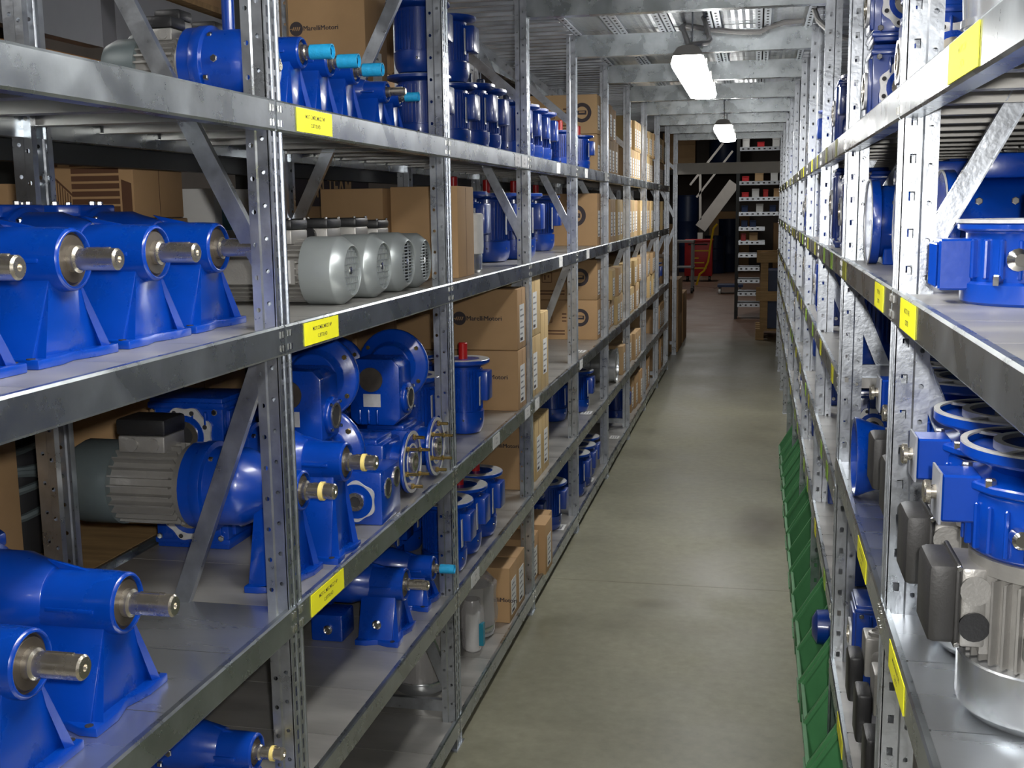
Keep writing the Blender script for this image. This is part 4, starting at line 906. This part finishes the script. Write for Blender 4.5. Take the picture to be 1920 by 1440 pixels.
# stacked ring gearboxes, top shelf
rs = ring_gearbox('x', Hh=.19, zc=.088, kk=.98, W=.075, m='navy', group='stacked scalloped gearboxes on the top shelf'); sl = 'blue worm gearbox with bare scalloped bearing ring, stacked two high on the top shelf'
pr_(rs, .262, 3.0, a_, 'blue worm gearbox with scalloped ring, lower of the top shelf stack by the second upright')
for y, z, l in ((3.0, a_ + .196, 'upper of the top shelf stack by the second upright'), (2.40, a_, 'lower of the top shelf stack by the first upright'), (2.40, a_ + .196, 'upper of the top shelf stack by the first upright')): dupr(rs, .262 if y > 2.5 else .275, y, z, 'blue worm gearbox with scalloped ring, ' + l)
dupr(rs, .50, 2.95, a_, 'blue worm gearbox behind the scalloped stack', group='gearboxes behind the scalloped stack'); dupr(rs, .50, 2.6, a_, 'blue worm gearbox behind the scalloped stack', group='gearboxes behind the scalloped stack')
bk = thing('bucket', 'pale metal bucket on the top shelf right beside the yellow label', 'bucket', (.352, 1.755, a_))
MB().lathe([(.066, 0), (.068, .002), (.073, .055), (.0745, .056), (.079, .14)], 'silver', n=32, cap=(True, False)).build('bucket_body', bk); MB().ring(.0735, .078, .056, .066, 'silver', n=32).build('bead', bk); MB().ring(.078, .083, .136, .144, 'silver', n=32).build('rim', bk)
MB().lathe([(.070, .10), (.070, .102)], 'wood', n=24).build('contents', bk)
# far bays of the right rack: rows of gearboxes
rf = ring_gearbox('x', m='navy'); rf2 = ring_gearbox('x', m='blue', Hh=.24, zc=.125, kk=.95); rf3 = flange_motor('x', r=.075, H=.23, cap=None, m='navy')
names = {a_: 'top shelf', b_: 'second shelf', c2: 'third shelf', d2: 'fourth shelf', f2: 'lowest shelf'}
first = [1, 1, 1]; protos = [rf, rf2, rf3]; kindl = ['tall dark blue worm gearbox', 'bright blue worm gearbox', 'dark blue flange motor']
rnd = random.Random(3)
for b in range(2, 10):
    for z in (a_, b_, c2, d2, f2):
        n = 4 if b < 5 else 3
        for k in range(n):
            y = PY[b] + .14 + (k + .5) * (.98 / n) + rnd.uniform(-.02, .02)
            i = rnd.choice([0, 1, 0, 1, 2]); x = .262 + rnd.choice([0, .0, .03, .05]) + (.09 if i == 2 else 0)
            lab = '%s on the %s, %s' % (kindl[i], names[z], btw(b))
            g_ = '%s on the %s in bay %s' % (kindl[i], names[z], ORD[b])
            if first[i]: pr_(protos[i], x, y, z, lab); protos[i]['group'] = g_; first[i] = 0
            else: dupr(protos[i], x, y, z, lab, rnd.choice([.92, 1, 1]), g_)
for y, z in ((3.5, b_), (3.9, b_), (3.5, d2), (3.9, d2), (3.5, c2), (3.95, c2), (4.8, c2), (4.8, b_), (3.5, a_), (3.9, a_)): dupr(rf, .52, y, z, 'tall dark blue worm gearbox in the back row of the crowded rack', 1.0, 'back row gearboxes')
# green bins on the floor along the rack
def bin_():
    t = thing('storage_bin', 'x', 'storage bin', group='green bins along the rack foot'); W = .132; D = .30; H0, H1 = .19, .31
    mb = MB(); th = .004
    side = [(.0, 0), (-D, 0), (-D, H1), (-.10, H1), (.0, H0 * .72)]
    for sg in (-1, 1):
        vs = [(p[0], sg * W - (sg * th if q else 0), p[1]) for q in (0, 1) for p in side]; n = 5
        mb.add(vs, [tuple(range(n)), tuple(range(n, 2 * n))[::-1]] + [(k, (k + 1) % n, n + (k + 1) % n, n + k) for k in range(n)], 'green')
    mb.b2(-D, 0, -W, W, 0, th, 'green'); mb.b2(-D, -D + th, -W, W, 0, H1, 'green'); mb.b2(-th, 0, -W, W, 0, H0 * .72, 'green'); mb.build('bin_body', t, bevel=.0015)
    rim = MB()
    for sg in (-1, 1):
        y = sg * (W - .002); rim.bar((.004, y, H0 * .72), (-.10, y, H1), .010, .014, 'green'); rim.bar((-.10, y, H1), (-D, y, H1), .010, .014, 'green')
    rim.bar((.004, -W, H0 * .72), (.004, W, H0 * .72), .012, .010, 'green', side=(1, 0, 0)); rim.build('rolled_rim', t)
    lp = MB(); lp.bar((.006, 0, H0 * .38), (.006, 0, H0 * .39), .10, .004, 'green', side=(1, 0, 0)); lp.b2(0, .006, -.06, .06, H0 * .18, H0 * .22, 'green'); lp.b2(0, .006, -.06, .06, H0 * .52, H0 * .56, 'green'); lp.build('label_slot', t)
    return t
b0 = bin_(); bl = 'green plastic storage bin with slanted open front standing at the rack foot'
pr_(b0, .165, 2.55, 0, bl)
for k in range(1, 17): dupr(b0, .165 + .006 * (k % 2), 2.55 + .285 * k, 0, bl)
hm = thing('small_motor', 'small glossy blue motor lying in a green bin', 'motor', (.29, 3.69, .005)); MB().lathe([(.03, -.09), (.055, -.075), (.06, .0), (.058, .06), (.03, .075)], 'navy', (0, 0, .27), 'x', 24).build('motor_body', hm); MB().lathe([(.012, .07), (.012, .10)], 'steel', (0, 0, .27), 'x', 12).build('shaft', hm); MB().b2(-.03, .03, -.03, .03, 0, .22, 'navy').build('stand', hm)

# ------------------------------------------------------------------ shelf labels on the beams
_lab = {}
def label_mesh(w_, h_, m, lines, ink):
    key = (w_, h_, m, lines)
    if key not in _lab:
        mb = MB(); mb.b2(0, .0012, -w_ / 2, w_ / 2, -h_ / 2, h_ / 2, m)
        for i, tx in enumerate(lines): text_into(mb, tx, h_ * .24, ink, (.0014, 0, h_ * (.17 - .36 * i)), (0, 1, 0), (0, 0, 1), 'CENTER', .004, .0003)
        _lab[key] = mb.mesh('shelf_label')
    return _lab[key]
def shelf_label(side, b, lv, Y, w_, h_, m, lines=(), ink='ink', dz=0, text=None):
    bm_ = BEAMS[(side, b, lv)]; yl = (Y if side == 'L' else -Y) - bm_.location.y
    o = link('shelf_label', label_mesh(w_, h_, m, tuple(lines), ink), bm_, (.0054, yl, -BH / 2 + dz)); o['label'] = text or ('yellow shelf label' if m == 'yellow' else 'white shelf label' if m == 'paper' else 'small coloured shelf label')
T1 = ('MOT.C.MEC.MKZ.7.4P', 'C.BT70.HD')
for lv, Y in ((1.841, 2.187), (1.427, 2.182), (.879, 2.16)): shelf_label('L', 1, lv, Y, .185, .045, 'yellow', T1)
shelf_label('R', 0, 1.831, 1.40, .195, .047, 'yellow', ('MOT.VAR.', 'C.70'), 'olive'); shelf_label('R', 0, 1.498, 1.785, .175, .047, 'yellow', ('MOTO VAR.', 'C.BT70'))
shelf_label('R', 1, 1.498, 2.20, .15, .046, 'yellow', ('TYPE VAR', 'C.BT70')); shelf_label('R', 1, 1.498, 3.08, .12, .045, 'olive'); shelf_label('R', 0, .949, 1.75, .19, .046, 'yellow', ('MOTOVARIATORE', 'C.BT70')); shelf_label('R', 1, .949, 2.35, .19, .046, 'yellow', ('MOTOVARIATORE', 'C.BT70')); shelf_label('R', 1, .376, 2.75, .17, .046, 'yellow')
for lv, Ys in ((1.841, (4.17, 4.36 - .07)), (1.427, ()), (.879, (3.75, 4.3)), (.498, (3.42,))):
    for Y in Ys: shelf_label('L', 2, lv, Y, .10, .042, 'paper' if lv != 1.841 else 'plate', ('C.2410', 'MOT'), 'inkgrey')
for b, lv, Y in ((3, 1.841, 5.05), (4, 1.841, 5.9), (4, 1.841, 6.7), (3, 1.427, 5.1), (4, 1.427, 5.95), (5, 1.427, 6.9), (3, .879, 4.5), (4, .879, 5.7)): shelf_label('L', b, lv, Y, .09, .045, 'paper', ('ART.',), 'inkgrey')
rnd = random.Random(5)
for b in range(2, 10):
    for lv in (1.831, 1.498, 1.178, .862, .528):
        for k in range(2 if b < 6 else 1): shelf_label('R', b, lv, PY[b] + .2 + .45 * k + rnd.uniform(0, .25), .08, .05, rnd.choice(['olive', 'greenlab', 'olive', 'yellow']))
# paper tags lying on the shelves' front edge
def paper_tag(x, y, z, label):
    t = MB(); t.b2(-.03, .03, -.05, .05, 0, .001, 'paper')
    for k in range(3): t.b2(-.018 + .015 * k, -.012 + .015 * k, -.035, .035, .001, .0013, 'inkgrey')
    t.build('paper_tag', None, loc=(x, y, z), label=label, cat='tag', group='white paper tags on the shelves')
for y, z in ((6.05, C_), (6.3, D_), (5.35, E_), (6.5 - .15, E_), (7.6, E_)): paper_tag(-.925, y, z + .0005, 'white paper tag lying on the front edge of a shelf')

# ------------------------------------------------------------------ the neighbouring rack behind the left one
br = thing('pallet_rack', 'dark pallet rack standing behind the shelving, beams coloured dark for shadow', 'pallet rack', (-1.50, 0, 0))
pp = MB().b2(-.08, 0, -.04, .04, 0, 3.4, 'darkbeam').mesh('rack_post'); bb = MB().b2(-.04, 0, -1.36, 1.36, -.09, 0, 'darkbeam').mesh('rack_beam'); pl = MB().b2(-.85, 0, -1.36, 1.36, -.02, 0, 'wood').mesh('shelf_board')
gb_ = MB().b2(-.05, 0, -1.36, 1.36, -.21, 0, 'board').mesh('rack_beam')
for j in range(5):
    y = .56 + 2.8 * j
    for x in (0, -.85): link('rack_post', pp, br, (x, y, 0))
    for z in (.80, 1.335): link('rack_beam', bb, br, (0, y + 1.4, z)); link('shelf_board', pl, br, (0, y + 1.4, z + .021))
    link('rack_beam', bb, br, (.055, y + 1.4, 1.835))
    if j >= 1: link('shelf_board', pl, br, (0, y + 1.4, 1.857)) 
    link('rack_beam', gb_, br, (-.5, y + 1.4, 2.36)); link('shelf_board', pl, br, (-.46, y + 1.4, 2.385)); link('shelf_board', pl, br, (-.56, y + 1.4, 2.03))
Zb, Zc = 1.357, .822
def pr_house(t, w_, d_, h):
    p = MB(); y = -d_ / 2 - .0006; q = lambda pts: p.add([(x * w_ - w_ / 2, y, z * h) for x, z in pts], [tuple(range(len(pts)))], 'brownink')
    q([(.10, .10), (.22, .10), (.20, .30), (.21, .78), (.12, .78), (.13, .30)]); q([(.08, .78), (.25, .78), (.25, .95), (.08, .95)])
    for k in range(6): q([(.38, .10 + k * .115), (.86, .10 + k * .115), (.86, .18 + k * .115), (.38, .18 + k * .115)])
    q([(.37, .78), (.83, .80), (.84, .86), (.37, .84)]); q([(.88, .10), (.98, .10), (.98, .52), (.88, .58)])
    for k in range(6): q([(.23 + k * .025, .10), (.24 + k * .025, .10), (.24 + k * .025, .56 - k * .045), (.23 + k * .025, .58 - k * .045)])
    q([(.22, .58), (.38, .34), (.38, .38), (.22, .62)]); q([(.06, .06), (.99, .06), (.99, .09), (.06, .09)]); p.build('printed_picture', t)
def pr_lines(t, w_, d_, h):
    p = MB(); y = -d_ / 2 - .0006
    for k in range(2): p.box((.02, y, h * (.72 - .16 * k)), (w_ * .55, .0006, .016), 'brownink')
    p.build('printed_lines', t)
def pr_text(txt, size, cx, zf, m='ink', mark=None):
    def f(t, w_, d_, h):
        p = MB(); y = -d_ / 2 - .0006; text_into(p, txt, size, m, (cx, y, h * zf), (1, 0, 0), (0, 0, 1), 'CENTER', .004)
        if mark: p.box((cx - size * 2.6, y, h * zf), (size * .8, .0006, size * 1.1), mark)
        p.build('printed_word', t)
    return f
carton('brown carton printed with a dark house-like picture behind the gearbox row', -1.79, -1.515, 2.61, 2.86, Zb + .27, .165, 'carton', pr_house, sticker=False)
carton('brown carton with two printed lines under the picture carton', -1.84, -1.515, 2.60, 2.88, Zb, .268, 'carton', pr_lines, sticker=False)
wb = carton('white carton with lime sticker and printed letters behind the diagonal brace', -1.72, -1.52, 3.05, 3.30, Zb + .20, .15, 'whitebox', pr_text('GP', .03, .0, .3), sticker=False)
MB().b2(-.10, -.055, -.1258, -.125, .05, .145, 'limegreen').build('lime_sticker', wb); MB().b2(.10, .1008, -.08, .0, .03, .12, 'teal').build('teal_sticker', wb)
carton('brown carton with a blue-green mark and printed word behind the gearbox row', -1.72, -1.52, 3.05, 3.30, Zb, .198, 'carton', pr_text('calpeda', .03, .02, .62, 'ink', 'teal'), sticker=False)
carton('plain brown carton on the neighbouring rack left of the picture carton', -2.2, -1.86, 2.60, 2.9, Zb, .36, 'carton', sticker=False)
for i, (x0, x1, y0, h) in enumerate(((-2.3, -1.52, 3.45, .30), (-2.3, -1.52, 4.5, .32), (-2.3, -1.52, 6.25, .30), (-2.3, -1.52, 7.25, .33))):
    carton('brown carton filling the neighbouring rack behind the second shelf', x0, x1, y0, y0 + .95, Zb, h, 'carton', sticker=False, group='cartons on the neighbouring rack')
# banner with large letters
bn = thing('banner', 'dark purple banner with large pale letters behind the fan motors', 'banner', (-1.512, 3.95, 1.70)); mb = MB(); mb.b2(-.004, 0, -.42, .42, -.045, .075, 'ink'); mb.build('cloth', bn)
mb = MB(); text_into(mb, 'ON TEAM', .10, 'cartonl', (.001, 0, .018), (0, 1, 0), (0, 0, 1), 'CENTER', .02); mb.build('lettering', bn)
# behind the third shelf
carton('tall brown carton with a blue-green mark and printed word behind the geared motor', -1.90, -1.52, 2.66, 3.2, Zc, .42, 'carton', pr_text('calpeda', .045, .06, .25, 'ink', 'teal'), sticker=False)
carton('tall brown carton standing behind the bare shelf', -2.35, -1.92, 2.66, 3.1, Zc, .45, 'carton', pr_text('EPA', .07, .12, .72), sticker=False)
carton('plain brown carton at the near end of the neighbouring rack', -2.0, -1.56, 1.70, 2.14, Zc, .44, 'carton', sticker=False)
carton('broad brown carton behind the worm gearboxes', -2.1, -1.52, 3.42, 4.15, Zc, .46, 'carton', sticker=False)
for i, y0 in enumerate((4.2, 5.16, 6.25, 7.3)): carton('broad brown carton on the neighbouring rack behind the third shelf', -2.2, -1.52, y0, y0 + .95, Zc, .42, 'carton', sticker=False, group='broad cartons on the neighbouring rack')
cb = thing('cable_drum', 'black film-wrapped drum with grey cable coils behind the rear upright', 'cable drum', (-1.78, 2.40, Zc)); MB().lathe([(.09, 0), (.095, .005), (.095, .40), (.09, .405)], 'rubber', n=24).build('drum', cb)
for k in range(7):
    rr = .102 + .006 * (k % 3); zt = .12 + .032 * k; pts = [(rr * math.cos(a) * 1.02, rr * math.sin(a), zt + .03 * math.sin(a + k * 1.3)) for a in [TAU * q / 20 for q in range(21)]]
    MB().tube(pts, .0095, 'cowl_d', 7).build('cable_coil', cb)
# top: cartons and motors behind the turquoise row
carton('big brown carton printed with dark round logo behind the turquoise-sleeved gearboxes', -1.475, -1.175, 3.41, 3.62, 1.842, .50, 'carton', pr_marelli(.70, -.022, .0205), tape='x')
for k, (x0, x1, y0, y1, h, m) in enumerate(((-2.55, -1.98, 3.0, 3.6, .30, 'cartonl'), (-2.6, -1.98, 3.9, 4.6, .34, 'carton'), (-2.6, -1.98, 4.7, 5.5, .38, 'carton'), (-2.6, -1.98, 5.7, 6.6, .36, 'carton'), (-2.6, -1.98, 6.8, 7.8, .40, 'carton'))):
    carton('carton on the upper pallet board behind the top shelf', x0, x1, y0, y1, 2.386, h, m, sticker=False, group='cartons on the upper pallet boards')
for k, y in enumerate((4.45, 5.3, 6.25, 7.1)):
    carton('carton behind the motor row at deck height', -2.1, -1.52, y, y + .8, 1.86, .34 + .04 * (k % 2), 'carton', sticker=False, group='cartons behind the motor row')
pbm = thing('plank_pallet', 'orange wooden pallet on the grey rack beam behind the top shelf', 'pallet', (-2.53, 3.3, 2.032))
for k in range(3): MB().b2(-.45, .45, -1.1 + k * .95, -.9 + k * .95, 0, .08, 'woodo').build('bearer', pbm)
for k in range(7): MB().b2(-.45 + k * .13, -.35 + k * .13, -1.1, 1.1, .081, .10, 'woodo').build('deck_board', pbm)

# ------------------------------------------------------------------ far end of the hall
def X(u, v, y): return at(u, v, Y=y)
# slotted shelving unit
SY = 17.0
su = thing('slotted_shelving', 'tall dark shelving unit with slotted galvanised shelf edges at the end of the aisle', 'shelving', (0, SY, 0))
xl, xr = X(1379, 430, SY).x, X(1466, 430, SY).x
for x in (xl, xr):
    for dy in (0, .45): MB().b2(x, x + .045, dy - .02, dy + .02, 0, 3.4, 'darkbeam').build('post', su)
for k, py in enumerate((279, 343, 373, 401, 429, 455, 479, 504, 527, 551, 572)):
    z = X(1420, py, SY).z
    if z < .03: continue
    x2 = xr if k < 4 else X(1434 - (10 if k > 5 else 0), py, SY).x
    mb = MB(); mb.b2(xl + .045, x2, -.022, -.019, z - .028, z + .028, 'galv'); mb.b2(xl + .045, x2, -.02, .45, z + .022, z + .026, 'galv')
    for q in range(int((x2 - xl - .05) / .075)): mb.b2(xl + .075 + q * .075, xl + .105 + q * .075, -.0235, -.022, z - .010, z + .010, 'dark')
    mb.build('slotted_shelf', su)
stock = [('red', .07, .09), ('cartonl', .12, .12), ('yelcap', .06, .05), ('whitebox', .1, .1), ('jeans', .09, .08), ('carton', .14, .12), ('redp', .1, .06)]
rnd = random.Random(11)
for k, py in enumerate((279, 343, 373, 401, 429, 455)):
    z = X(1420, py, SY).z + .026; x = xl + .08
    while x < (xr if k < 4 else X(1430, py, SY).x) - .12:
        m, w_, h = rnd.choice(stock); h = min(h * 1.2, .12)
        t = thing('small_parts_box', '%s small box on the slotted shelving at the aisle end' % {'red': 'red', 'cartonl': 'tan', 'yelcap': 'yellow', 'whitebox': 'white', 'jeans': 'dark blue', 'carton': 'brown', 'redp': 'deep red'}[m], 'box', (x + w_ / 2, SY + .10, z), 0, 'small boxes on the slotted shelving')
        rbox(-w_ / 2, w_ / 2, -.07, .07, 0, h * .8, m, 'box_body', t, .004, 1); rbox(-w_ / 2 - .002, w_ / 2 + .002, -.072, .072, h * .8, h, m, 'lid', t, .003, 1)
        x += w_ + rnd.uniform(.03, .12)
# staircase
ST = 27.5
st = thing('staircase', 'pale steel staircase with handrail rising at the end of the hall', 'staircase', (0, 0, 0))
def bar_px(name, p, q, wd, y, m='white', th=.05): return MB().bar(X(p[0], p[1], y), X(q[0], q[1], y), wd, th, m).build(name, st)
bar_px('stringer', (1313, 428), (1377, 343), .27, ST); bar_px('stringer', (1313, 428), (1377, 343), .27, ST + .9)
bar_px('handrail', (1294, 347), (1356, 268), .05, ST); bar_px('handrail', (1306, 370), (1374, 283), .045, ST); bar_px('rail_post', (1313, 325), (1313, 412), .055, ST)
p0 = X(1313, 428, ST); p1 = X(1377, 343, ST)
for k in range(9):
    c = p0.lerp(p1, (k + .5) / 9); MB().b2(c.x - .13, c.x + .13, ST, ST + .9, c.z - .02, c.z + .02, 'darkbeam').build('tread', st)
MB().b2(p0.x - .06, p0.x + .06, ST - .03, ST + .03, 0, p0.z - .1, 'white').build('rail_post', st)
# red tool cabinet
rc = thing('tool_cabinet', 'red tool cabinet with yellow lettering at the far end', 'cabinet', (X(1309, 515, 25.5).x, 25.5, 0)); 
rbox(-.30, .30, -.02, .45, .12, .86, 'redp', 'cabinet_body', rc, .012); rbox(-.31, .31, -.035, .46, .87, .92, 'redp', 'cabinet_top', rc, .01); MB().b2(-.22, .2, -.032, -.02, .80, .83, 'dark').build('handle_slot', rc)
for i, (z, w_) in enumerate(((.66, .4), (.5, .16), (.4, .28), (.28, .34))): MB().b2(-.15, -.15 + w_, -.024, -.02, z, z + .03, 'yelcap').build('yellow_stripe', rc)
for x in (-.24, .24):
    for y in (.03, .4): MB().lathe([(.06, -.02), (.06, .02)], 'black', (x, y, .06), 'x', 14).build('castor', rc)
# hose
MB().tube([X(1345, 355 + 65, 24), X(1338, 428, 24), X(1332, 460, 24), X(1328, 490, 24), X(1320, 508, 24), X(1312, 514, 24), Vector((X(1306, 520, 24).x, 24, .022))], .022, 'yelcap', 8).build('air_hose', None, label='yellow hose hanging beside the red cabinet', cat='hose')
# blue drums and dark machinery under the stairs
for i, (u, y, h, r) in enumerate(((1340, 28.8, .9, .25), (1366, 29.45, 1.3, .26), (1288, 29.4, 1.9, .28))):
    dm = thing('drum', ['short dark blue drum under the staircase', 'dark blue drum behind the slotted shelving', 'tall dark blue drum behind the red cabinet'][i], 'drum', (X(u, 500, y).x, y, 0), 0, 'drums near the staircase'); MB().lathe([(r * .97, 0), (r, .02), (r, h * .33), (r * 1.03, h * .34), (r, h * .35), (r, h * .66), (r * 1.03, h * .67), (r, h * .68), (r, h - .02), (r * .97, h)], 'jeans', n=28).build('drum_body', dm); MB().ring(r * .9, r * 1.03, h - .01, h + .02, 'jeans', n=28).build('rim', dm)
tr = thing('trolley', 'grey trolley frame beside the red cabinet', 'trolley', (X(1297, 535, 22).x, 22, 0)); 
for dx in (-.3, 0):
    for dy in (0, .5): MB().b2(dx - .02, dx + .02, dy - .02, dy + .02, .1, .98, 'pipe').build('leg', tr); MB().lathe([(.05, -.02), (.05, .02)], 'black', (dx, dy, .05), 'x', 12).build('castor', tr)
MB().b2(-.34, .03, -.04, .54, .96, 1.0, 'pipe').build('tray', tr); MB().b2(-.34, .03, -.04, .54, .48, .5, 'pipe').build('tray', tr)
# wooden crate frame at the right
cf = thing('crate_frame', 'pale wooden crate frame on a pallet at the end of the aisle', 'crate', (X(1416, 640, 14.3).x, 14.3, 0))
for k in range(3): MB().b2(0, .10, .02 + k * .35, .10 + k * .35, 0, .11, 'wood').build('pallet_block', cf); MB().b2(.32, .42, .02 + k * .35, .10 + k * .35, 0, .11, 'wood').build('pallet_block', cf)
for k in range(4): MB().b2(0, .42, k * .24, k * .24 + .14, .111, .135, 'wood').build('pallet_board', cf)
for x in (.05, .34):
    for y in (.02, .70): MB().b2(x, x + .09, y, y + .06, .135, 1.05, 'wood').build('upright_board', cf)
for z in (.48, .95): MB().b2(.0, .44, -.005, .019, z, z + .12, 'wood').build('cross_board', cf); MB().b2(.0, .44, .761, .785, z, z + .12, 'wood').build('cross_board', cf)
MB().b2(.1, .36, .1, .66, .136, .85, 'jeans').build('crate_content', cf)
dl = thing('dolly', 'low flat dolly with castors on the reddish floor', 'dolly', (X(1358, 530, 22).x, 22.0, 0)); MB().b2(-.12, .35, -.2, .3, .13, .17, 'jeans').build('platform', dl)
for x in (-.08, .3):
    for y in (-.15, .25): MB().lathe([(.05, -.02), (.05, .02)], 'paper', (x, y, .05), 'x', 12).build('castor', dl); MB().b2(x - .02, x + .02, y - .02, y + .02, .1, .13, 'pipe').build('fork', dl)
# upper platform with pallets seen over the lintel
up = thing('upper_platform', 'dark upper platform with timber edge above the far end', 'platform', (0, 29.0, 0)); MB().b2(-4, 3, 0, 1.6, 2.42, 2.55, 'darkbeam').build('platform_slab', up)
for x in (-3.2, 2.4): MB().b2(x, x + .15, .1, .25, 0, 2.42, 'darkbeam').build('platform_leg', up)
for k in range(3): carton('pale stacked carton on the upper platform', -2.35, -1.55, 29.2, 29.9, 2.552 + k * .30, .298, 'cartonl', sticker=False, group='cartons on the upper platform')
dm = thing('drum', 'dark blue drum standing on the upper platform', 'drum', (-.85, 29.6, 2.552)); MB().lathe([(.36, 0), (.37, .02), (.37, 1.0), (.36, 1.02)], 'jeans', n=28).build('drum_body', dm); MB().ring(.34, .385, 1.0, 1.04, 'jeans', n=28).build('rim', dm)
for k in range(3): carton('brown carton in the dark stack at the back of the hall', .4 - k * 1.6, 1.4 - k * 1.6, 29.8, 30.6, 0, 1.2 + .3 * (k % 2), 'carton', sticker=False, group='stack at the back of the hall')
# cartons past the last left upright
for k, (y, z, h) in enumerate(((13.0, 0, .40), (13.0, .402, .42), (13.9, 0, .6))): carton('brown carton standing past the last upright by the wall side', -1.35, -.86, y, y + .7, z, h, 'carton', sticker=False, group='cartons past the last upright')
